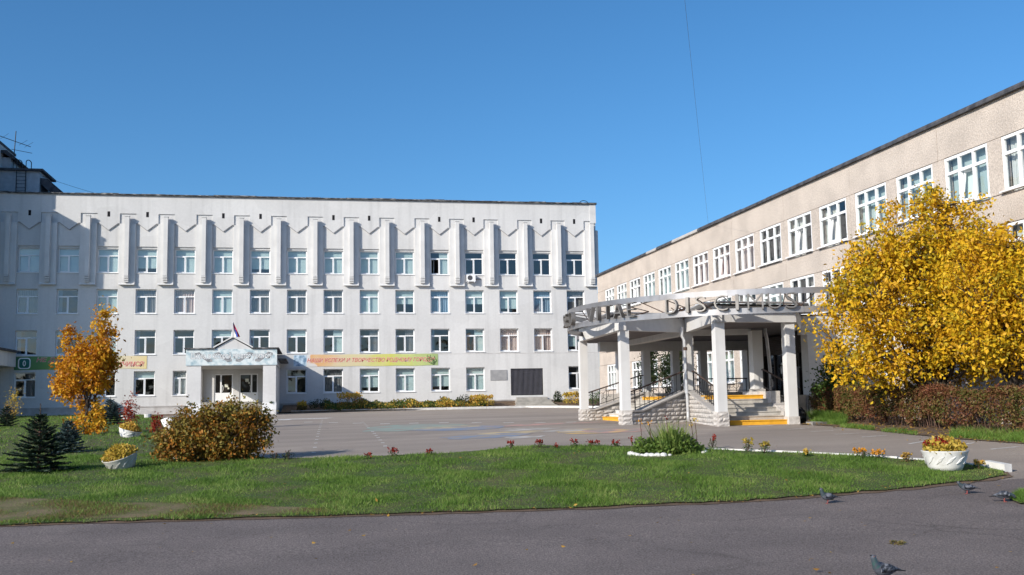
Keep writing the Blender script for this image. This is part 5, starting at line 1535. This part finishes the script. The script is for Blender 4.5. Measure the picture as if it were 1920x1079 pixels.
# ------------------------------------------------------------------ bowls and flowers
def bowl(base, r, h, tilt, m, label, flower, red=0, seed=1, rot=0.0):
    t = thing('bowl_planter', at(*base, .02), label, 'planter')
    t.rotation_euler = tilt
    random.seed(seed)
    mb = MB(); mb.lathe([(0, 0), (r * .66, 0), (r * .74, h * .2), (r * .93, h * .82), (r * .985, h * .96), (r, h), (r * .90, h), (r * .86, h * .9), (r * .80, h * .8), (0, h * .8)], 28)
    put('bowl', mb.mesh('bowl', m, True), t)
    rel = MB()
    for a in np.linspace(0, 2 * math.pi, 13)[:-1]:
        for k in range(4):
            a0 = a + k * .07; z0 = h * (.35 + .04 * k); z1 = z0 + h * .26
            f = lambda aa, z: ((r * (.70 + .27 * z / h) + .006) * math.cos(aa), (r * (.70 + .27 * z / h) + .006) * math.sin(aa), z)
            rel.tube([f(a0, z0), f(a0 + .22, z1)], .009, 4)
    put('relief', rel.mesh('relief', m), t)
    sd = MB(); sd.lathe([(0, h * .9), (r * .87, h * .86)], 20); put('soil', sd.mesh('soil', M['soil']), t)
    n = 900
    rr = r * .92 * np.sqrt(rng.uniform(0, 1, n)); aa = rng.uniform(0, 2 * np.pi, n)
    mound = .24 * (1 - (rr / r) ** 2) + .05
    pts = np.column_stack([rr * np.cos(aa), rr * np.sin(aa), h * .92 + mound * rng.uniform(.2, 1.1, n)])
    put('flowers', leaf_cloud('flowers', pts, .075, L_[flower], 0, aspect=.8), t)
    if red:
        k = red; a2 = rng.uniform(2.4, 4.4, k); r2 = r * rng.uniform(.35, .95, k)
        c = np.column_stack([r2 * np.cos(a2), r2 * np.sin(a2), h + .18 * (1 - (r2 / r) ** 2) + rng.uniform(.03, .10, k)])
        pts = np.repeat(c, 7, 0) + rng.normal(size=(7 * k, 3)) * .02
        put('red_blossom', leaf_cloud('red_blossom', pts, .055, L_['red'], 0, aspect=.9), t)
    return t
bowl((12.37, 18.71), .45, .39, (0.0, 0.0, 0), M['white_paint'], 'white bowl planter with red and yellow flowers at the right end of the lawn', 'yellow', 16, 3)
bowl((-4.46, 26.58), .42, .32, (math.radians(9), math.radians(-17), .2), mat('grey_whitewash', (0.60, 0.60, 0.57), (0.45, 0.45, 0.43), scale=5, rough=.85, bump=.3), 'greyish bowl planter of yellow flowers tilted left on the lawn beside the brown shrub', 'yellow', 0, 4)
bowl((-6.68, 40.66), .42, .30, (math.radians(10), math.radians(12), .5), mat('patterned_whitewash', (0.78, 0.78, 0.78), (0.24, 0.27, 0.33), scale=6, rough=.8, lo=.56, hi=.60), 'white bowl planter with dark patterned side sunk askew on the back lawn', 'yellow', 0, 5)
for (px, lab) in ((-12.08, 72.71, 'small white tub by the plinth behind the reddish sapling'), (-11.28, 76.46, 'small white cube block at the plinth right of the reddish sapling')) if False else ():
    pass
def tub(p, w, label):
    mb = MB(); mb.lathe([(0, 0), (w * .4, 0), (w * .5, .30), (w * .44, .30), (0, .24)], 14)
    tag(put('white_tub', mb.mesh('white_tub', M['white_paint']), loc=at(*p)), label, 'tub')
tub((-11.49, 69.54), .85, 'wide white tub by the plinth behind the reddish sapling')
tub((-10.54, 71.44), .5, 'small white tub by the plinth just left of the red leaved shrub')

def clump(name, base, r, h, label, green='green', bloom=None, n=120, nb=24, size=.05, bs=.05, group=None, cat='flowering plant', dz=0.0):
    b = np.array(at(*base, dz))
    t = thing(name, tuple(b), label, cat, group)
    a = rng.uniform(0, 2 * np.pi, n); rr = r * np.sqrt(rng.uniform(0, 1, n)); z = h * rng.uniform(.05, .85, n) * np.sqrt(np.maximum(1 - (rr / r) ** 2 * .6, .1))
    put('leaves', leaf_cloud('leaves', b + np.column_stack([rr * np.cos(a), rr * np.sin(a), z]), size, L_[green], -.3), t, world=True)
    st = MB()
    for i in range(6):
        q = random.uniform(0, 6.28); st.tube([b, b + [r * .5 * math.cos(q), r * .5 * math.sin(q), h * .85]], .006, 4, cap=False)
    world_part('stems', st, M['bark_red'], t)
    if bloom:
        k = nb; a = rng.uniform(0, 2 * np.pi, k); rr = r * .95 * np.sqrt(rng.uniform(0, 1, k))
        c = b + np.column_stack([rr * np.cos(a), rr * np.sin(a), h * rng.uniform(.75, 1.05, k)])
        pts = np.repeat(c, 8, 0) + rng.normal(size=(8 * k, 3)) * bs * .35
        put('blossoms', leaf_cloud('blossoms', pts, bs, L_[bloom], -.2, aspect=.9), t, world=True)
    return t
red_row = [((1.39, 26.12), .10, .16, 6, 'smallest red flower plant at the lawn edge right of the brown shrub'), ((2.02, 26.32), .14, .22, 14, 'bushy red flower clump at the lawn edge below the dotted line'),
           ((2.93, 26.13), .11, .16, 9, 'low red flower clump at the lawn edge alone between two wide gaps'), ((4.99, 26.05), .09, .26, 8, 'upright red flower plant at the lawn edge left of the close row of red clumps'),
           ((5.75, 26.15), .13, .22, 14, 'round red flower clump first in the close row left of the stone bed'), ((6.13, 25.83), .06, .12, 4, 'tiny red flower plant between two clumps in the close row'),
           ((6.56, 25.65), .11, .22, 8, 'taller sparse red flower clump in the middle of the close row'), ((7.00, 25.48), .17, .18, 14, 'widest red flower clump in the close row left of the stone bed'),
           ((7.47, 25.12), .11, .17, 9, 'last red flower clump just left of the stone bed'), ((9.50, 23.74), .10, .30, 6, 'single faded red flower plant right of the stone bed')]
for p, r, h, k, lab in red_row:
    clump('red_flower', p, r, h, lab, 'green', 'red', 70, k, .045, .038, 'red flowers along the lawn edge')
yel = [((9.95, 22.70), .13, .30, 'yellow', 'pale yellow flower clump at the kerb right of the faded red flower'), ((10.16, 22.28), .13, .26, 'yellow', 'yellow orange flower clump beside the pale one at the kerb'),
       ((10.73, 21.36), .09, .16, 'yellow', 'small withered flower tuft at the kerb between clumps'), ((11.72, 20.75), .17, .22, 'orange', 'yellow marigold clump joined to the orange one at the kerb'),
       ((11.99, 20.57), .16, .20, 'orange', 'deep orange marigold clump at the kerb'), ((12.30, 19.95), .13, .20, 'brown', 'brown withered plant at the kerb left of the white bowl planter'), ((13.09, 18.69), .10, .18, 'yellow', 'small yellow flower right of the white bowl planter')]
for p, r, h, bl, lab in yel:
    clump('kerb_flower', p, r, h, lab, 'dry' if bl == 'brown' else 'green', bl, 80, 15, .045, .04, 'flowers along the thin white kerb')
clump('dark_flower', (-0.57, 27.25), .16, .30, 'dark leafy plant in the shade right of the brown shrub', 'dark', None, 130)
clump('dark_flower', (-0.91, 27.13), .12, .26, 'thin dark weed next to the brown shrub in its shade', 'dark', None, 60)
for sx, lab in ((362, 'tuft of weed on the foot of the left porch pillar'), (502, 'tuft of weed on the foot of the right porch pillar')):
    xx = (x0 + .35) if sx == 362 else (x1 - .35)
    t = clump('weed_tuft', (xx, PY - .1), .14, .16, lab, 'green', None, 70, 0, .07, .05, None, 'weed', dz=0.0)
    for o in (t,): o.location.z += zc0 + .85 - float(gz(xx, PY - .1))
# island flower bed with whitened stones
fb_ = np.array((8.14, 23.10)); fb3 = np.array(at(*fb_))
isl = thing('island_flower_plant', tuple(fb3), 'clump of daylily leaves and bushy flowers inside the ring of white stones', 'flowering plant')
n = 2600
ang = rng.uniform(0, 2 * np.pi, n); rr = np.sqrt(rng.uniform(0, 1, n))
hx = rr * np.cos(ang) * .80; hy = rr * np.sin(ang) * .42
hz_ = (.52 + .12 * np.sin(hx * 6) ) * rng.uniform(.05, 1, n) * (1 - .5 * rr ** 2)
pts = fb3 + IR * hx[:, None] + IF * hy[:, None] + np.column_stack([np.zeros(n), np.zeros(n), hz_])
put('leaves', leaf_cloud('leaves', pts, .085, leaf_mat('bright_leaves', [(0.07, 0.13, 0.025), (0.13, 0.21, 0.04), (0.22, 0.28, 0.07)], .35), -.2), isl, world=True)
k = 300; a = rng.uniform(0, 2 * np.pi, k); el_ = rng.uniform(.55, 1.3, k)
d = np.stack([np.cos(a) * np.cos(el_), np.sin(a) * np.cos(el_), np.sin(el_)], 1)
u = unit(np.cross(d, np.array([[0, 0, 1.0]]).repeat(k, 0)))
c0 = fb3 + IR * (rng.normal(size=(k, 1)) * .12 + .05) + IF * rng.normal(size=(k, 1)) * .1
put('blades', cards('blades', c0, d, u, rng.uniform(.5, .95, k), .036, leaf_mat('lily_blades', [(0.10, 0.17, 0.03), (0.20, 0.28, 0.07), (0.32, 0.36, 0.12)], .35), fold=.2), isl, world=True)
for (o_, h_, bl, lab_) in ((-.62, .80, 'orange', 'o'), (-.40, .72, 'orange', 'r'), (.0, .85, 'red', 'r'), (.66, .80, 'yellow', 'y'), (.58, .66, 'yellow', 'y'), (-.85, .38, 'red', 'r')):
    p = fb3 + IR * o_; st = MB(); st.tube([p, p + np.array([.03, 0, h_ * .5]), p + np.array([.0, .02, h_])], .008, 4)
    world_part('stalk', st, M['bark_red'], isl)
    q = p + np.array([0, 0, h_]) + rng.normal(size=(10, 3)) * .028
    put('blossom', leaf_cloud('blossom', q, .05, L_[bl], -.2, aspect=.9), isl, world=True)
def stone_mesh(s):
    bm = bmesh.new(); bmesh.ops.create_icosphere(bm, subdivisions=2, radius=1)
    for v in bm.verts:
        v.co *= random.uniform(.85, 1.1); v.co.x *= s * .6; v.co.y *= s * .5; v.co.z *= s * .38
    me = bpy.data.meshes.new('white_stone'); bm.to_mesh(me); bm.free(); me.materials.append(M['white_paint']); return me
sms = [stone_mesh(.125) for _ in range(4)]
ORD = 'first second third fourth fifth sixth seventh eighth ninth tenth eleventh twelfth thirteenth'.split()
for i in range(15):
    a = math.radians(158 + 120 * i / 13) if i < 13 else math.radians(-22 + 14 * (i - 13))
    e = fb_ + IR[:2] * math.cos(a) * .86 + IF[:2] * math.sin(a) * .46
    o = put('white_stone', random.choice(sms), loc=at(e[0], e[1], .045), rot=(random.uniform(-.2, .2), random.uniform(-.2, .2), random.uniform(0, 6)))
    s = random.uniform(.7, 1.35); o.scale = (s, s, s)
    tag(o, ('%s whitened stone from the left end of the ring round the island flower bed' % ORD[i]) if i < 13 else ('whitened stone at the right end of the ring round the island flower bed', 'whitened stone second from the right end of the ring round the island flower bed')[i - 13], 'stone', 'whitened stones round the island flower bed')

# plants in the bed at the white facade
def bedz(p): return p
n = 9000
xx = rng.uniform(1.0, 14.0, n); tt = rng.uniform(0, 1, n)
yf = np.interp(xx, [-2.2, 1, 5, 10, 14.2], [78.9, 79.3, 80.2, 81.3, 82.3]) + .25
yy = yf + (D - .5 - yf) * tt; zb = np.interp(tt, [0, 1], [1.40, 1.78])
hh = (.24 + .16 * np.sin(xx * 1.9) + .12 * np.sin(xx * 4.7 + 2)) * rng.uniform(0, 1, n)
pts = np.column_stack([xx, yy, zb + np.maximum(hh, .02)])
pch = .5 + .5 * np.sin(xx * 2.7 + 1.5 * np.sin(xx * .8)) * np.sin(tt * 3 + xx)
mi = np.where(rng.uniform(size=n) < pch * np.clip((xx - 2) / 9, .08, .75), 1, np.where(rng.uniform(size=n) < .25, 2, 0)).astype(int)
me = leaf_cloud('flower_bed_plants', pts, .16, [L_['green'], L_['yellow'], L_['shrub']], -.2, mi=mi)
put('flower_bed_plants', me)['kind'] = 'stuff'
for p, r, h, g_, bl, lab in (((.6, 81.3), .8, .9, 'dark', None, 'dark bush in the shaded left end of the facade flower bed'), ((3.0, 81.2), 1.1, 1.15, 'shrub', 'yellow', 'large bush turning yellow in the facade flower bed by the shadow edge'),
                             ((-.7, 80.4), .35, .5, 'dry', 'yellow', 'small yellow plant at the left end of the white kerb'), ((12.2, 83.4), .7, 1.05, 'dark', None, 'grey green bush in the facade flower bed below the plaque side window'),
                             ((13.6, 83.2), 1.1, .75, 'yellow', 'yellow', 'bright yellow plants at the right end of the facade flower bed'), ((20.9, 81.6), .9, .9, 'yellow', 'yellow', 'yellow green plants right of the gate steps behind the kerb'),
                             ((20.0, 83.4), .35, 1.3, 'dark', None, 'thin dark shrub against the white wall right of the gate'), ((22.6, 80.4), .7, 1.3, 'green', None, 'green bush between the kerb and the portico column')):
    t = clump('bed_bush', p, r, h, lab, g_, bl, 420, 60, .13, .13, 'bushes in the facade flower bed', 'bush', dz=.22)

# ------------------------------------------------------------------ pigeons
pg_body = mat('pigeon_grey', (0.10, 0.11, 0.135), (0.06, 0.066, 0.085), scale=26, rough=.6)
pg_wing = mat('pigeon_wing', (0.17, 0.18, 0.21), (0.035, 0.04, 0.05), scale=22, rough=.6, stretch=(1, 1, 1), lo=.46, hi=.54)
pg_neck = mat('pigeon_neck', (0.035, 0.085, 0.08), (0.06, 0.06, 0.085), scale=30, rough=.35, spec=.6)
pg_foot = mat('pigeon_foot', (0.36, 0.09, 0.08), rough=.6)
pg_dark = mat('pigeon_dark', (0.02, 0.022, 0.028), rough=.5)
pg_dneck = mat('pigeon_dark_neck', (0.05, 0.058, 0.075), (0.04, 0.07, 0.07), scale=30, rough=.4)
def pigeon(p, rz, label, pose='up', s=1.0, neck_m=None):
    t = thing('pigeon', at(*p, .004), label, 'pigeon', 'pigeons on the road', rz)
    if pose == 'peck': neck = [(.075, .112), (.105, .118), (.135, .105), (.158, .085), (.176, .066)]
    elif pose == 'up': neck = [(.075, .145), (.090, .178), (.100, .208), (.110, .236), (.128, .247)]
    else: neck = [(.085, .135), (.108, .155), (.126, .175), (.142, .194), (.162, .198)]
    spine = [(-.155, .100), (-.115, .104), (-.06, .108), (.0, .110), (.045, .118)] + neck
    rad = [.012, .030, .052, .062, .056, .043, .033, .027, .0265, .013]
    mb = MB(); mb.tube([(x * s, 0, z * s) for x, z in spine], [r * s for r in rad], 12)
    for i, f in enumerate(mb.f):
        xs = [mb.v[q] for q in f]; k = min(f) // 12
        mb.m[i] = 1 if 5 <= k <= 7 else 0
    put('body', mb.mesh('body', [pg_body, neck_m or pg_dneck], True), t)
    hx, hz = spine[-1]; px, pz = spine[-2]
    dx, dz_ = hx - px, hz - pz; l = math.hypot(dx, dz_); dx /= l; dz_ /= l
    put('beak', MB().tube([(hx * s, 0, hz * s), ((hx + dx * .024) * s, 0, (hz + dz_ * .024 - .004) * s)], [.007 * s, .0015 * s], 6).mesh('beak', pg_dark), t)
    for sd in (-1, 1):
        ey = MB(); ey.lathe([(0, -.004), (.004, 0), (0, .004)], 8, (px * s + .006, sd * .0245 * s, pz * s + .006)); put('eye', ey.mesh('eye', mat('eye_orange', (0.5, 0.14, 0.02), rough=.3)), t)
        w = MB()
        prof = [(.062, .118, .034), (.03, .128, .050), (-.03, .124, .046), (-.09, .116, .030), (-.150, .108, .012), (-.19, .104, .004)]
        for a, (x, z, h) in enumerate(prof):
            y = sd * (.058 if a in (1, 2) else .050 if a == 0 else .040 if a == 3 else .022 if a == 4 else .012)
            for (dy, dzz) in ((0, h), (.012 * sd, 0), (0, -h * .72), (-.02 * sd, 0)):
                w.v.append(((x) * s, (y + dy) * s, (z + dzz) * s))
        for a in range(len(prof) - 1):
            for q in range(4):
                q2 = (q + 1) % 4; w.f.append((a * 4 + q, a * 4 + q2, a * 4 + 4 + q2, a * 4 + 4 + q)); w.m.append(0)
        w.f.append((0, 1, 2, 3)); w.m.append(0)
        put('wing', w.mesh('wing', pg_wing, True), t)
        fx = .012 if sd > 0 else -.022
        lg = MB(); lg.tube([(0.0, sd * .026 * s, .07 * s), (fx * s, sd * .026 * s, .035 * s), (fx * s + .004, sd * .026 * s, .006 * s)], [.010 * s, .005 * s, .004 * s], 6)
        for ang in (-.5, 0, .5, math.pi):
            ln = .03 if ang != math.pi else .014
            lg.tube([(fx * s + .004, sd * .026 * s, .005 * s), (fx * s + .004 + ln * s * math.cos(ang), sd * .026 * s + ln * s * math.sin(ang), .003 * s)], [.0036 * s, .002 * s], 5)
        put('leg', lg.mesh('leg', pg_foot), t)
    tl = MB(); tl.prism([(-.13, -.018), (-.235, -.032), (-.24, .0), (-.235, .032), (-.13, .018)], 'z', .094, .101)
    tl.v = [(x * s, y * s, (z + (x + .13) * .10) * s) for x, y, z in tl.v]
    put('tail', tl.mesh('tail', pg_dark), t)
    return t
pigeon((8.23, 15.72), math.radians(186), 'grey pigeon walking left with raised head, alone on the road below the lawn', 'up')
pigeon((10.99, 16.06), math.radians(172), 'grey pigeon facing left on the road under the white bowl planter', 'mid')
pigeon((11.03, 15.14), math.radians(-14), 'grey pigeon bending to the right beside the grass corner', 'peck')
pigeon((5.56, 9.55), math.radians(190), 'large near pigeon with green neck at the bottom edge', 'up', 1.06, pg_neck)

# moss tuft on the road, overhead cable
clump('road_weed', (7.11, 11.85), .10, .04, 'small yellow green weed patch in the road behind the nearest pigeon', 'dry', None, 120, 0, .035, .03, None, 'weed')
A_ = np.array([XR - .1, 52.6, RTOP + .12]); B_ = np.array([10.5, 27.0, 13.0])
Dv = B_ - A_; C_ = A_ + Dv * 2.2
wr = MB(); pts = []
for k in range(25):
    q = k / 24; p = A_ + (C_ - A_) * q; pts.append((p[0], p[1], p[2] - 1.2 * 4 * q * (1 - q) * .0))
wr.tube(pts, .0045, 5)
tag(put('overhead_cable', wr.mesh('overhead_cable', mat('grey_cable', (0.16, 0.17, 0.19)))), 'thin dark cable rising across the sky from the panel block roof', 'cable')

# dark bag and a broken slab beside the right portico column
bm = bmesh.new(); bmesh.ops.create_icosphere(bm, subdivisions=3, radius=1)
for v in bm.verts:
    n_ = .12 * math.sin(v.co.x * 7 + v.co.z * 5) + .10 * math.sin(v.co.y * 9 + v.co.z * 11)
    k = 1 - .45 * max(0, v.co.z)
    v.co = Vector((v.co.x * .20 * k * (1 + n_), v.co.y * .18 * k * (1 + n_), (v.co.z * .30 + .27) * (1 + .2 * n_)))
bme = bpy.data.meshes.new('dark_bag'); bm.to_mesh(bme); bm.free()
bme.materials.append(mat('dark_plastic', (0.015, 0.015, 0.02), rough=.3, spec=.6))
tag(put('dark_bag', bme, loc=at(16.62, 33.35, -.02)), 'small dark crumpled bag on the ground behind the right portico column', 'bag')
sb_ = MB(); sb_.prism([(16.0, 31.3), (16.9, 31.75), (17.35, 32.6), (17.0, 32.8), (16.3, 32.35)], 'z', .80, .965)
tag(put('concrete_slab', sb_.mesh('concrete_slab', M['concrete'])), 'broken grey concrete slab on the ground right of the portico steps', 'slab')

# unseen tree belt added behind the viewer to darken the lower windows' reflections
n = 5200
bx_ = rng.uniform(-95, 75, n); top_ = 9.5 + 3.5 * np.sin(bx_ * .21) + 2.0 * np.sin(bx_ * .57 + 1)
pts = np.column_stack([bx_, -72 + rng.normal(size=n) * 2.2, top_ * rng.uniform(.05, 1, n) ** .8])
put('unseen_trees', leaf_cloud('unseen_trees', pts, 1.5, L_['dark'], .1, aspect=.8))['kind'] = 'stuff'
